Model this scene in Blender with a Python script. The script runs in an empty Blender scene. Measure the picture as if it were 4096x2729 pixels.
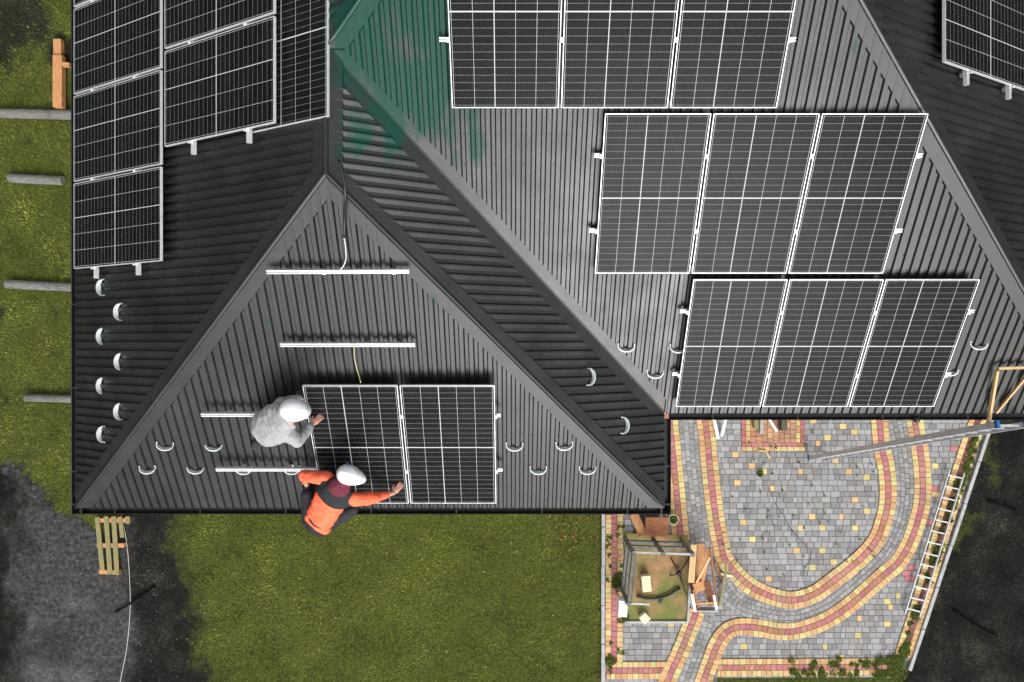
import bpy, math, random
import numpy as np
from mathutils import Vector, Matrix
random.seed(7); rng = np.random.default_rng(11)
scene = bpy.context.scene
COL = scene.collection
F = 2731.0; CX = 2048.0; CY = 1364.0; H = 15.0
S = 0.555; TH = math.atan(S)
DE = 9.05; ZE = H - DE
XL, XR, YF, YM, XE = -5.766, 2.018, -2.207, -0.954, 7.676
HW = 3.892; XRID = XL + HW; YN = YM + 12.0

# ---------------------------------------------------------------- helpers
def at(px, py, D):
    return Vector(((px-CX)/F*D, -(py-CY)/F*D, H-D))
def gnd(px, py, z=0.0):
    return at(px, py, H-z)
def on_roof(face, px, py, r=0.0):
    """point seen at the pixel, lying r above the roof face"""
    a = (px-CX)/F; b = -(py-CY)/F
    # D = DE - r - S*v ; v linear in X or Y
    if face == 'front': D = (DE-r+S*YF)/(1+S*b)
    elif face == 'south': D = (DE-r+S*YM)/(1+S*b)
    elif face == 'west': D = (DE-r+S*XL)/(1+S*a)
    elif face == 'east': D = (DE-r-S*XE)/(1-S*a)
    elif face == 'wing': D = (DE-r-S*XR)/(1-S*a)
    return Vector((a*D, b*D, H-D))
UPH = {'front': (0, 1), 'south': (0, 1), 'west': (1, 0), 'east': (-1, 0), 'wing': (-1, 0)}
def face_axes(face):
    ux, uy = UPH[face]
    up = Vector((ux*math.cos(TH), uy*math.cos(TH), math.sin(TH)))
    ac = Vector((uy, -ux, 0))            # across: to the right when looking uphill
    return ac, up, ac.cross(up)
def face_matrix(face, loc):
    a, u, n = face_axes(face)
    m = Matrix((a, u, n)).transposed().to_4x4(); m.translation = loc
    return m

class MB:
    def __init__(s): s.v = []; s.f = []; s.c = []; s.m = []
    def add(s, vs, fs, col=(1, 1, 1), mi=0):
        o = len(s.v); s.v.extend([tuple(p) for p in vs])
        for f in fs: s.f.append(tuple(i+o for i in f)); s.c.append(col); s.m.append(mi)
    def quad(s, a, b, c, d, col=(1, 1, 1), mi=0): s.add([a, b, c, d], [(0, 1, 2, 3)], col, mi)
    def box(s, c, d, mat=None, col=(1, 1, 1), mi=0, bev=0.0):
        x, y, z = d[0]/2, d[1]/2, d[2]/2
        b = min(bev, x*.45, y*.45, z*.45)
        if b > 0:
            bm = __import__('bmesh').new()
            bb = __import__('bmesh')
            bb.ops.create_cube(bm, size=1.0)
            for v in bm.verts: v.co = Vector((v.co.x*2*x, v.co.y*2*y, v.co.z*2*z))
            bb.ops.bevel(bm, geom=list(bm.edges), offset=b, segments=2, affect='EDGES', profile=.6)
            vs = [v.co.copy() for v in bm.verts]; bm.verts.index_update()
            fs = [tuple(v.index for v in f.verts) for f in bm.faces]; bm.free()
        else:
            vs = [Vector((i*x, j*y, k*z)) for k in (-1, 1) for j in (-1, 1) for i in (-1, 1)]
            fs = [(0, 2, 3, 1), (4, 5, 7, 6), (0, 1, 5, 4), (2, 6, 7, 3), (0, 4, 6, 2), (1, 3, 7, 5)]
        c = Vector(c)
        if mat is not None: vs = [mat @ v + c for v in vs]
        else: vs = [v + c for v in vs]
        s.add(vs, fs, col, mi)
    def bar(s, p, q, w, h, up=(0, 0, 1), col=(1, 1, 1), mi=0, bev=0.0):
        p = Vector(p); q = Vector(q); d = q-p; L = d.length; d.normalize()
        u = Vector(up); u = (u - d*u.dot(d))
        if u.length < 1e-4: u = Vector((1, 0, 0)) - d*d.x
        u.normalize(); a = d.cross(u)
        m = Matrix((d, a, u)).transposed()
        s.box((p+q)/2, (L, w, h), m, col, mi, bev)
    def tube(s, pts, r, n=8, col=(1, 1, 1), mi=0, caps=True):
        pts = [Vector(p) for p in pts]
        rs = r if isinstance(r, (list, tuple)) else [r]*len(pts)
        vs = []; fs = []; pu = None
        for i, p in enumerate(pts):
            d = (pts[min(i+1, len(pts)-1)] - pts[max(i-1, 0)]).normalized()
            if pu is None: pu = Vector((0, 0, 1)) if abs(d.z) < .9 else Vector((1, 0, 0))
            u = (pu - d*pu.dot(d)).normalized(); pu = u; a = d.cross(u)
            for k in range(n):
                t = 2*math.pi*k/n; vs.append(p + (u*math.cos(t)+a*math.sin(t))*rs[i])
        for i in range(len(pts)-1):
            for k in range(n):
                k2 = (k+1) % n
                fs.append((i*n+k, i*n+k2, (i+1)*n+k2, (i+1)*n+k))
        if caps: fs.append(tuple(range(n))[::-1]); fs.append(tuple((len(pts)-1)*n+k for k in range(n)))
        s.add(vs, fs, col, mi)
    def ball(s, c, r, nu=14, nv=9, m=None, col=(1, 1, 1), mi=0):
        r = (r, r, r) if not isinstance(r, (tuple, list)) else r
        vs = []; fs = []
        for j in range(nv+1):
            ph = math.pi*j/nv
            for i in range(nu):
                t = 2*math.pi*i/nu
                p = Vector((r[0]*math.sin(ph)*math.cos(t), r[1]*math.sin(ph)*math.sin(t), r[2]*math.cos(ph)))
                if m is not None: p = m @ p
                vs.append(p+Vector(c))
        for j in range(nv):
            for i in range(nu):
                i2 = (i+1) % nu
                fs.append((j*nu+i, (j+1)*nu+i, (j+1)*nu+i2, j*nu+i2))
        s.add(vs, fs, col, mi)
    def build(s, name, mats, parent=None, smooth=False, matrix=None):
        me = bpy.data.meshes.new(name); me.from_pydata(s.v, [], s.f)
        if not isinstance(mats, (list, tuple)): mats = [mats]
        for m in mats: me.materials.append(m)
        me.polygons.foreach_set('material_index', s.m)
        at_ = me.attributes.new('Col', 'FLOAT_COLOR', 'FACE')
        arr = np.ones((len(s.f), 4), dtype=np.float32); arr[:, :3] = np.array(s.c, dtype=np.float32).reshape(-1, 3)
        at_.data.foreach_set('color', arr.ravel())
        if smooth: me.polygons.foreach_set('use_smooth', [True]*len(s.f))
        me.update()
        o = bpy.data.objects.new(name, me); COL.objects.link(o)
        if parent is not None: o.parent = parent
        if matrix is not None: o.matrix_world = matrix if parent is None else matrix
        return o
def tag(o, label=None, cat=None, group=None, kind=None):
    if label: o['label'] = label
    if cat: o['category'] = cat
    if group: o['group'] = group
    if kind: o['kind'] = kind
    return o
def empty(name, loc=(0, 0, 0)):
    o = bpy.data.objects.new(name, None); COL.objects.link(o); o.location = loc
    o.empty_display_size = .2
    return o
def part(mb, name, mats, root, smooth=False):
    """mesh given in world coordinates, parented to a thing"""
    o = mb.build(name, mats, None, smooth)
    o.parent = root; o.matrix_parent_inverse = Matrix.Translation(root.location).inverted()
    return o
def copy_tree(o, parent=None):
    c = o.copy(); COL.objects.link(c)
    if parent is not None: c.parent = parent
    for ch in o.children: copy_tree(ch, c)
    return c

# ---------------------------------------------------------------- materials
def mat(name, base=(.5, .5, .5), rough=.6, metal=0.0, spec=.5, noise=0.0, nscale=8.0, bump=0.0, bscale=40.0,
        attr=False, coat=0.0, detail=6.0, stretch=None, dirt=None, dirt_scale=3.0, dirt_amt=.5, rnoise=0.0, algae=False, dlo=.5):
    m = bpy.data.materials.new(name); m.use_nodes = True
    nt = m.node_tree; N = nt.nodes; L = nt.links
    b = N['Principled BSDF']
    b.inputs['Roughness'].default_value = rough; b.inputs['Metallic'].default_value = metal
    b.inputs['Specular IOR Level'].default_value = spec
    b.inputs['Coat Weight'].default_value = coat
    tc = N.new('ShaderNodeTexCoord'); vec = tc.outputs['Object']
    if stretch:
        mp = N.new('ShaderNodeMapping'); mp.inputs['Scale'].default_value = stretch
        L.new(vec, mp.inputs['Vector']); vec = mp.outputs['Vector']
    rgb = N.new('ShaderNodeRGB'); rgb.outputs[0].default_value = (*base, 1); cur = rgb.outputs[0]
    if attr:
        at_ = N.new('ShaderNodeAttribute'); at_.attribute_name = 'Col'
        mx = N.new('ShaderNodeMix'); mx.data_type = 'RGBA'; mx.blend_type = 'MULTIPLY'; mx.inputs[0].default_value = 1
        L.new(cur, mx.inputs[6]); L.new(at_.outputs['Color'], mx.inputs[7]); cur = mx.outputs[2]
    if noise > 0 or rnoise > 0:
        n = N.new('ShaderNodeTexNoise'); n.inputs['Scale'].default_value = nscale; n.inputs['Detail'].default_value = detail
        n.inputs['Roughness'].default_value = .65
        L.new(vec, n.inputs['Vector'])
    if noise > 0:
        mr = N.new('ShaderNodeMapRange'); mr.inputs['From Min'].default_value = .3; mr.inputs['From Max'].default_value = .7
        mr.inputs['To Min'].default_value = 1-noise; mr.inputs['To Max'].default_value = 1+noise
        L.new(n.outputs['Fac'], mr.inputs['Value'])
        hs = N.new('ShaderNodeHueSaturation'); L.new(cur, hs.inputs['Color']); L.new(mr.outputs['Result'], hs.inputs['Value']); cur = hs.outputs['Color']
    if rnoise > 0:
        mr = N.new('ShaderNodeMapRange'); mr.inputs['From Min'].default_value = .3; mr.inputs['From Max'].default_value = .7
        mr.inputs['To Min'].default_value = rough-rnoise; mr.inputs['To Max'].default_value = rough+rnoise
        L.new(n.outputs['Fac'], mr.inputs['Value']); L.new(mr.outputs['Result'], b.inputs['Roughness'])
    if dirt:
        n2 = N.new('ShaderNodeTexNoise'); n2.inputs['Scale'].default_value = dirt_scale; n2.inputs['Detail'].default_value = 9
        n2.inputs['Roughness'].default_value = .7
        L.new(tc.outputs['Object'], n2.inputs['Vector'])
        r2 = N.new('ShaderNodeMapRange'); r2.inputs['From Min'].default_value = dlo; r2.inputs['From Max'].default_value = dlo+.18
        r2.inputs['To Max'].default_value = dirt_amt
        L.new(n2.outputs['Fac'], r2.inputs['Value'])
        mx = N.new('ShaderNodeMix'); mx.data_type = 'RGBA'; L.new(r2.outputs['Result'], mx.inputs[0])
        L.new(cur, mx.inputs[6]); mx.inputs[7].default_value = (*dirt, 1); cur = mx.outputs[2]
    if algae:
        # green bloom on the metal round the upper end of the valley
        n3 = N.new('ShaderNodeTexNoise'); n3.inputs['Scale'].default_value = 2.6; n3.inputs['Detail'].default_value = 8
        mp3 = N.new('ShaderNodeMapping'); L.new(tc.outputs['Object'], mp3.inputs['Vector']); mp3.inputs['Scale'].default_value = (1.6, .7, 1)
        L.new(mp3.outputs[0], n3.inputs['Vector'])
        dd = N.new('ShaderNodeVectorMath'); dd.operation = 'DISTANCE'; L.new(tc.outputs['Object'], dd.inputs[0]); dd.inputs[1].default_value = (-1.0, 3.0, ZE+2.1)
        r3 = N.new('ShaderNodeMapRange'); r3.inputs['From Min'].default_value = 1.6; r3.inputs['From Max'].default_value = .5; r3.inputs['To Max'].default_value = .42
        L.new(dd.outputs['Value'], r3.inputs['Value'])
        ad = N.new('ShaderNodeMath'); L.new(n3.outputs['Fac'], ad.inputs[0]); L.new(r3.outputs['Result'], ad.inputs[1])
        r4 = N.new('ShaderNodeMapRange'); r4.inputs['From Min'].default_value = .68; r4.inputs['From Max'].default_value = .84; r4.inputs['To Max'].default_value = .85
        L.new(ad.outputs[0], r4.inputs['Value'])
        mx = N.new('ShaderNodeMix'); mx.data_type = 'RGBA'; L.new(r4.outputs['Result'], mx.inputs[0]); L.new(cur, mx.inputs[6])
        mx.inputs[7].default_value = (.005, .050, .036, 1); cur = mx.outputs[2]
        sm_ = N.new('ShaderNodeMapRange'); L.new(r4.outputs['Result'], sm_.inputs['Value']); sm_.inputs['To Min'].default_value = spec; sm_.inputs['To Max'].default_value = .12
        L.new(sm_.outputs['Result'], b.inputs['Specular IOR Level'])
    L.new(cur, b.inputs['Base Color'])
    if bump > 0:
        nb = N.new('ShaderNodeTexNoise'); nb.inputs['Scale'].default_value = bscale; nb.inputs['Detail'].default_value = 8
        L.new(vec, nb.inputs['Vector'])
        bp = N.new('ShaderNodeBump'); bp.inputs['Strength'].default_value = bump; bp.inputs['Distance'].default_value = .02
        L.new(nb.outputs['Fac'], bp.inputs['Height']); L.new(bp.outputs['Normal'], b.inputs['Normal'])
    return m

ROOFC = (.0135, .0141, .0143)
M = {}
M['roof'] = mat('roof_metal', ROOFC, .41, 0.0, .50, noise=.32, nscale=1.9, attr=True, rnoise=.07, bump=.10, bscale=5, algae=True)
M['cap'] = mat('roof_trim_metal', (.016, .0165, .0167), .43, 0.0, .50, noise=.25, nscale=2.5, attr=True, rnoise=.06, algae=True)
M['gutter'] = mat('gutter_metal', (.012, .012, .013), .45, 0, .4, noise=.2)
M['wall'] = mat('render_wall', (.55, .52, .46), .9, noise=.08, nscale=3, bump=.3, bscale=120)
M['winframe'] = mat('window_frame', (.09, .07, .06), .5)
M['winglass'] = mat('window_glass', (.02, .025, .03), .06, 0, .8)
M['alu'] = mat('aluminium', (.66, .67, .68), .38, .35, .6, noise=.08, nscale=20)
M['alu_dark'] = mat('aluminium_slot', (.28, .30, .30), .5, .4)
M['galv'] = mat('galvanised_steel', (.62, .66, .65), .5, .1, noise=.12, nscale=25)
M['alu_dull'] = mat('dull_aluminium', (.50, .51, .53), .5, .3, noise=.2, nscale=14)
M['black'] = mat('black_plastic', (.012, .012, .013), .5, noise=.1)
M['cable'] = mat('black_cable', (.015, .015, .016), .45)
M['earth_wire'] = mat('earth_wire', (.50, .50, .22), .5)
M['white_wire'] = mat('white_wire', (.78, .78, .72), .5)
M['blue'] = mat('blue_plastic', (.02, .10, .30), .5)
M['pave'] = mat('paving_stone', (1, 1, 1), .85, 0, .3, noise=.14, nscale=60, bump=.5, bscale=220, attr=True, dirt=(.16, .15, .12), dirt_scale=1.3, dirt_amt=.35)
M['joint'] = mat('joint_sand', (.10, .09, .065), .95, noise=.4, nscale=30, dirt=(.04, .055, .015), dirt_scale=2.2, dirt_amt=.8)
M['dark_wood'] = mat('dark_wet_wood', (.007, .0065, .006), .95, 0, .05, noise=.3)
M['concrete'] = mat('concrete', (.36, .36, .36), .9, noise=.2, nscale=12, bump=.4, bscale=90, dirt=(.13, .13, .10), dirt_scale=4)
M['log'] = mat('weathered_grey_timber', (.20, .192, .18), .9, noise=.55, nscale=7, bump=.9, bscale=50, stretch=(1, 9, 9), dirt=(.07, .075, .04), dirt_scale=3, dirt_amt=.6)
M['wood_new'] = mat('fresh_timber', (.52, .34, .16), .7, noise=.22, nscale=6, stretch=(6, 1, 6), bump=.2)
M['wood_orange'] = mat('orange_timber', (.46, .22, .09), .75, noise=.3, nscale=6, stretch=(6, 1, 1), bump=.3)
M['wood_brown'] = mat('brown_board', (.24, .085, .03), .7, noise=.35, nscale=5, stretch=(1, 5, 1), bump=.3)
M['wood_mossy'] = mat('mossy_pallet_timber', (.20, .19, .08), .85, noise=.35, nscale=8, stretch=(5, 1, 1), bump=.4, dirt=(.33, .19, .09), dirt_scale=5, dirt_amt=.7)
M['wood_grey'] = mat('grey_board', (.13, .13, .125), .8, noise=.4, nscale=9, bump=.4, dirt=(.05, .05, .045), dirt_scale=7, dirt_amt=.7)
M['white'] = mat('white_plastic', (.82, .82, .80), .4, noise=.04)
M['cream'] = mat('cream_cardboard', (.66, .62, .38), .85, noise=.12)
M['clay'] = mat('terracotta', (.38, .16, .08), .8, noise=.3)
M['sand'] = mat('trodden_sand', (.30, .17, .085), .95, noise=.3, nscale=5, bump=.8, bscale=30, dirt=(.13, .15, .035), dirt_scale=1.4, dirt_amt=1.0, dlo=.40)
M['leaf'] = mat('leaf_green', (1, 1, 1), .75, 0, .12, attr=True)
M['helmet'] = mat('helmet_shell', (.86, .86, .86), .32, 0, .5, coat=.2)
M['grey_cloth'] = mat('light_grey_cloth', (.31, .31, .315), .9, 0, .15, noise=.12, nscale=7, bump=.9, bscale=9)
M['dark_cloth'] = mat('charcoal_cloth', (.035, .036, .04), .85, 0, .25, noise=.3, nscale=9, bump=.5, bscale=24)
M['black_cloth'] = mat('black_cloth', (.022, .022, .026), .85, 0, .3, noise=.3, nscale=9, bump=.6, bscale=28)
M['orange'] = mat('hi_vis_orange_cloth', (1.0, .17, .08), .8, 0, .25, noise=.14, nscale=7, bump=.9, bscale=9)
M['maroon'] = mat('maroon_cloth', (.14, .028, .045), .9, 0, .2, noise=.25, nscale=14, bump=.5, bscale=30)
M['skin'] = mat('skin', (.56, .28, .20), .5, 0, .4, noise=.10, nscale=20)
M['hair'] = mat('hair', (.06, .035, .02), .8, noise=.3)
M['rubber'] = mat('boot_rubber', (.03, .028, .026), .7, noise=.2)
M['tint_glasses'] = mat('blue_safety_strap', (.03, .12, .40), .4)

def panel_material():
    m = bpy.data.materials.new('solar_cells'); m.use_nodes = True
    nt = m.node_tree; N = nt.nodes; L = nt.links; b = N['Principled BSDF']
    tc = N.new('ShaderNodeTexCoord'); sp = N.new('ShaderNodeSeparateXYZ'); L.new(tc.outputs['Object'], sp.inputs[0])
    def mth(op, a, c=None, d=None):
        n = N.new('ShaderNodeMath'); n.operation = op
        for i, v in enumerate((a, c, d)):
            if v is None: continue
            if isinstance(v, (int, float)): n.inputs[i].default_value = v
            else: L.new(v, n.inputs[i])
        return n.outputs[0]
    X = sp.outputs[0]; Y = sp.outputs[1]
    # 5 columns across 1.05 m, 24 rows along 1.70 m, object origin at the panel centre
    cw = .2085; rh = .0722
    def line(coord, period, off, w):
        t = mth('ADD', coord, off)
        p = mth('PINGPONG', t, period/2)            # distance to nearest multiple
        return mth('LESS_THAN', p, w/2)
    col = line(X, cw, cw*2.5, .0036)
    thick = mth('LESS_THAN', mth('ABSOLUTE', mth('ADD', X, cw*.5)), .0042)
    row = line(Y, rh, rh*12, .0020)
    row3 = line(Y, rh*3, rh*12, .0026)
    mid = mth('LESS_THAN', mth('ABSOLUTE', Y), .0062)
    bus = line(X, cw/11, cw/22, .0013)
    big = mth('MAXIMUM', mth('MAXIMUM', col, thick), mid)
    small = mth('MULTIPLY', row, .62)
    fac = mth('MAXIMUM', big, small)
    nz = N.new('ShaderNodeTexNoise'); nz.inputs['Scale'].default_value = 3.0; nz.inputs['Detail'].default_value = 5
    L.new(tc.outputs['Object'], nz.inputs['Vector'])
    # every cell has its own tone
    wn = N.new('ShaderNodeTexWhiteNoise'); wn.noise_dimensions = '2D'
    cmb = N.new('ShaderNodeCombineXYZ')
    L.new(mth('FLOOR', mth('DIVIDE', mth('ADD', X, cw*2.5), cw)), cmb.inputs[0]); L.new(mth('FLOOR', mth('DIVIDE', Y, rh)), cmb.inputs[1])
    L.new(cmb.outputs[0], wn.inputs['Vector'])
    cell = N.new('ShaderNodeMix'); cell.data_type = 'RGBA'
    cell.inputs[6].default_value = (.0025, .0027, .0032, 1); cell.inputs[7].default_value = (.0060, .0063, .0072, 1)
    L.new(wn.outputs['Value'], cell.inputs[0])
    busm = N.new('ShaderNodeMix'); busm.data_type = 'RGBA'; L.new(mth('MULTIPLY', bus, .13), busm.inputs[0])
    L.new(cell.outputs[2], busm.inputs[6]); busm.inputs[7].default_value = (.45, .46, .46, 1)
    mx = N.new('ShaderNodeMix'); mx.data_type = 'RGBA'; L.new(fac, mx.inputs[0])
    L.new(busm.outputs[2], mx.inputs[6]); mx.inputs[7].default_value = (.46, .475, .475, 1)
    L.new(mx.outputs[2], b.inputs['Base Color'])
    mr = N.new('ShaderNodeMapRange'); mr.inputs['To Min'].default_value = .16; mr.inputs['To Max'].default_value = .34
    L.new(nz.outputs['Fac'], mr.inputs['Value']); L.new(mr.outputs['Result'], b.inputs['Roughness'])
    b.inputs['Specular IOR Level'].default_value = .055
    return m
M['cells'] = panel_material()

# ---------------------------------------------------------------- ground covers, with painted shade right of the kerb
def vnoise(x, y, seed):
    xi = np.floor(x).astype(np.int64); yi = np.floor(y).astype(np.int64); xf = x-xi; yf = y-yi
    def h(a, b_):
        n = (a*374761393 + b_*668265263 + seed*974634777) & 0x7fffffff
        n = (n ^ (n >> 13)) * 1274126177 & 0x7fffffff
        return ((n ^ (n >> 16)) & 0xffff)/65535.0
    u = xf*xf*(3-2*xf); v = yf*yf*(3-2*yf)
    return (h(xi, yi)*(1-u)+h(xi+1, yi)*u)*(1-v) + (h(xi, yi+1)*(1-u)+h(xi+1, yi+1)*u)*v
def fbm(x, y, seed, oct=5):
    a = 0; s = .5; t = 0
    for o in range(oct):
        a = a + s*vnoise(x*2**o, y*2**o, seed+o*17); t += s; s *= .55
    return a/t
def sstep(a, b_, x):
    t = np.clip((x-a)/(b_-a), 0, 1); return t*t*(3-2*t)
def covers(X, Y):
    px = CX + X*F/H; py = CY - Y*F/H
    n1 = (fbm(X*1.3, Y*1.3, 3)-.5); n2 = (fbm(X*4, Y*4, 9)-.5); n3 = fbm(X*.9+7, Y*.9, 21); n4 = fbm(X*11, Y*11, 77)-.5
    w = n1*230 + n2*170 + n4*150
    # left strip of grass, above the diagonal edge of the track
    edge = np.interp(px, [-400, 0, 150, 300, 420, 500, 560], [1790, 1850, 1960, 2080, 2120, 2060, 1700])
    g_left = sstep(40, -40, py-edge+w*.7)*(px < 900)
    # lawn, right of the soil strip
    lx = np.interp(py, [1900, 2060, 2250, 2360, 2600, 2729, 3000], [690, 700, 715, 785, 800, 860, 900])
    g_lawn = sstep(-130, 130, px-lx+w*.75)*(py > 1700)*(px < 2420)
    # right side: shade painted as dark ground, thin grass near the kerb
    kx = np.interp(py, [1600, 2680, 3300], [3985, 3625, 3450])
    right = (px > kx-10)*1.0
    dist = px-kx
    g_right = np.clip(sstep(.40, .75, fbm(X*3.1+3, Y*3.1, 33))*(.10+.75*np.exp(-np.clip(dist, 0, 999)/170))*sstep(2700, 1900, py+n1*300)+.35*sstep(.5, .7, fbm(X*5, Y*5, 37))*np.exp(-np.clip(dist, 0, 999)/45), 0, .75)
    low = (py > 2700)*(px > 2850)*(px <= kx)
    grass = np.maximum(g_left, g_lawn)
    bare = sstep(.50, .80, fbm(X*1.6, Y*1.6, 55)-.10+.36*sstep(600, 150, py)*(px < 400))
    grass = grass*(1-.72*bare*(px < 700))
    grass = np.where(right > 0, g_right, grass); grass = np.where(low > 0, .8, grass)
    # grey track at the lower left
    tr = sstep(-40, 40, py-edge+w*.7)*sstep(50, -30, px-505+w*.35)*sstep(-60, 60, px-60-(.0*py)+w*1.3)
    tr = tr*(.45+.55*sstep(.35, .6, n3))
    pale = sstep(.50, .78, fbm(X*1.9+1, Y*1.9+4, 71, 7))*tr*(py > 2250)
    return np.clip(grass, 0, 1), np.clip(tr*(1-(right > 0)), 0, 1), np.clip(pale, 0, 1)
def axis(lo, hi, st):
    a = list(np.arange(lo, hi+st/2, st)); d = st; x = a[-1]; out = []
    while x < 320: d *= 1.35; x += d; out.append(x)
    d = st; x = a[0]; o2 = []
    while x > -320: d *= 1.35; x -= d; o2.append(x)
    return np.array(o2[::-1]+a+out)
xs = axis(-12.0, 12.6, .055); ys = axis(-8.2, 8.2, .055)
GX, GY = np.meshgrid(xs, ys); nx, ny = len(xs), len(ys)
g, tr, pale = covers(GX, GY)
GZ = (fbm(GX*3, GY*3, 91)-.5)*.03*(g*.6+.4) - .012
onpave = (GX > 1.9)*(GY < 3); GZ = np.where(onpave > 0, np.minimum(GZ, -.012)-.003, GZ)
me = bpy.data.meshes.new('ground')
vv = np.stack([GX.ravel(), GY.ravel(), GZ.ravel()], 1)
ii = (np.arange(ny-1)[:, None]*nx + np.arange(nx-1)[None, :]).ravel()
ff = np.stack([ii, ii+1, ii+nx+1, ii+nx], 1)
me.from_pydata(vv.tolist(), [], ff.tolist())
ca = me.attributes.new('cover', 'FLOAT_COLOR', 'POINT')
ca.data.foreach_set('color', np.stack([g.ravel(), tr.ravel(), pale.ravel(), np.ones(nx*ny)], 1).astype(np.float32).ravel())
me.polygons.foreach_set('use_smooth', [True]*len(me.polygons))
def ground_material():
    m = bpy.data.materials.new('ground_cover'); m.use_nodes = True
    nt = m.node_tree; N = nt.nodes; L = nt.links; b = N['Principled BSDF']
    tc = N.new('ShaderNodeTexCoord'); A = N.new('ShaderNodeAttribute'); A.attribute_name = 'cover'
    sp = N.new('ShaderNodeSeparateColor'); L.new(A.outputs['Color'], sp.inputs[0])
    def nz(s, d=8, r=.65):
        n = N.new('ShaderNodeTexNoise'); n.inputs['Scale'].default_value = s; n.inputs['Detail'].default_value = d
        n.inputs['Roughness'].default_value = r; L.new(tc.outputs['Object'], n.inputs['Vector']); return n.outputs['Fac']
    def ramp(f, stops):
        r = N.new('ShaderNodeValToRGB'); L.new(f, r.inputs[0]); e = r.color_ramp.elements
        while len(e) < len(stops): e.new(.5)
        for i, (p, c) in enumerate(stops): e[i].position = p; e[i].color = (*c, 1)
        return r.outputs[0]
    def mix(f, a, c):
        x = N.new('ShaderNodeMix'); x.data_type = 'RGBA'; L.new(f, x.inputs[0]); L.new(a, x.inputs[6]); L.new(c, x.inputs[7]); return x.outputs[2]
    fine = nz(34, 10, .75)
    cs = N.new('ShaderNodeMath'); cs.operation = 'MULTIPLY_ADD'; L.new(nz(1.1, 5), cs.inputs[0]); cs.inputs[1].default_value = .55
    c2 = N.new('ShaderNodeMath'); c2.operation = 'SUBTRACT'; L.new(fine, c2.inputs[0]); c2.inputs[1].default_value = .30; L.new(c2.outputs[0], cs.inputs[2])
    soil = ramp(cs.outputs[0], [(.38, (.0035, .0035, .0035)), (.49, (.010, .0098, .009)), (.56, (.021, .020, .015)), (.66, (.07, .065, .05))])  # bare soil; its dark tone also stands in for shade right of the kerb
    track = ramp(nz(11, 10, .75), [(.38, (.022, .022, .022)), (.5, (.050, .050, .049)), (.64, (.105, .104, .10))])
    pale = ramp(nz(16, 10, .75), [(.40, (.05, .05, .048)), (.62, (.145, .143, .138))])
    grass = ramp(nz(22, 10, .8), [(.38, (.026, .032, .005)), (.5, (.065, .078, .012)), (.62, (.12, .135, .028))])
    c = mix(sp.outputs[1], soil, track); c = mix(sp.outputs[2], c, pale); 
    # break the grass edge up with fine noise
    e = N.new('ShaderNodeMath'); e.operation = 'MULTIPLY_ADD'; L.new(sp.outputs[0], e.inputs[0]); e.inputs[1].default_value = 1.25
    e2 = N.new('ShaderNodeMath'); e2.operation = 'SUBTRACT'; L.new(nz(26, 6), e2.inputs[0]); e2.inputs[1].default_value = .85
    L.new(e2.outputs[0], e.inputs[2])
    mr = N.new('ShaderNodeMapRange'); mr.inputs['From Min'].default_value = -.12; mr.inputs['From Max'].default_value = .80; L.new(e.outputs[0], mr.inputs['Value'])
    c = mix(mr.outputs['Result'], c, grass)
    L.new(c, b.inputs['Base Color']); b.inputs['Roughness'].default_value = .95; b.inputs['Specular IOR Level'].default_value = .15
    bp = N.new('ShaderNodeBump'); bp.inputs['Strength'].default_value = .9; bp.inputs['Distance'].default_value = .04
    L.new(fine, bp.inputs['Height']); L.new(bp.outputs['Normal'], b.inputs['Normal'])
    return m
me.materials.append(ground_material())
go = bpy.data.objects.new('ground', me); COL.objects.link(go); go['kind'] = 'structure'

# grass blades
def blades(name, n, cond, size=(.022, .052), base=(.128, .150, .028), seed=5, w0=.0045):
    r = np.random.default_rng(seed)
    X = r.uniform(-11.6, 12.2, n); Y = r.uniform(-7.8, 7.9, n)
    k = cond(X, Y) > r.uniform(0, 1, n)
    X = X[k]; Y = Y[k]; m = len(X)
    h = r.uniform(size[0], size[1], m)*(.6+.8*fbm(X*2, Y*2, 13)); a = r.uniform(0, 2*np.pi, m); lean = r.uniform(.4, 1.3, m)
    dx = np.cos(a); dy = np.sin(a); w = r.uniform(.6, 1.4, m)*w0
    P0 = np.stack([X-dy*w, Y+dx*w, np.full(m, -.012)], 1); P1 = np.stack([X+dy*w, Y-dx*w, np.full(m, -.012)], 1)
    P2 = np.stack([X+dx*h*lean, Y+dy*h*lean, h*.8], 1)
    V = np.stack([P0, P1, P2], 1).reshape(-1, 3)
    me = bpy.data.meshes.new(name)
    me.vertices.add(3*m); me.vertices.foreach_set('co', V.astype(np.float32).ravel())
    me.loops.add(3*m); me.loops.foreach_set('vertex_index', np.arange(3*m))
    me.polygons.add(m); me.polygons.foreach_set('loop_start', np.arange(m)*3)
    me.update()
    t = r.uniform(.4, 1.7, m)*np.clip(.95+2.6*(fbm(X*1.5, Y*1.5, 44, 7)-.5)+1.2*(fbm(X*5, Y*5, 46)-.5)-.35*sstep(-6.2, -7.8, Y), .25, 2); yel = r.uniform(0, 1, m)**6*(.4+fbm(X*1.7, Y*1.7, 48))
    c = np.stack([base[0]*t*(1+yel*1.6), base[1]*t*(1+yel*.9), base[2]*t*(1+yel*1.8), np.ones(m)], 1)
    ca = me.attributes.new('Col', 'FLOAT_COLOR', 'FACE'); ca.data.foreach_set('color', c.astype(np.float32).ravel())
    me.materials.append(M['leaf'])
    o = bpy.data.objects.new(name, me); COL.objects.link(o)
    return o
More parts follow.
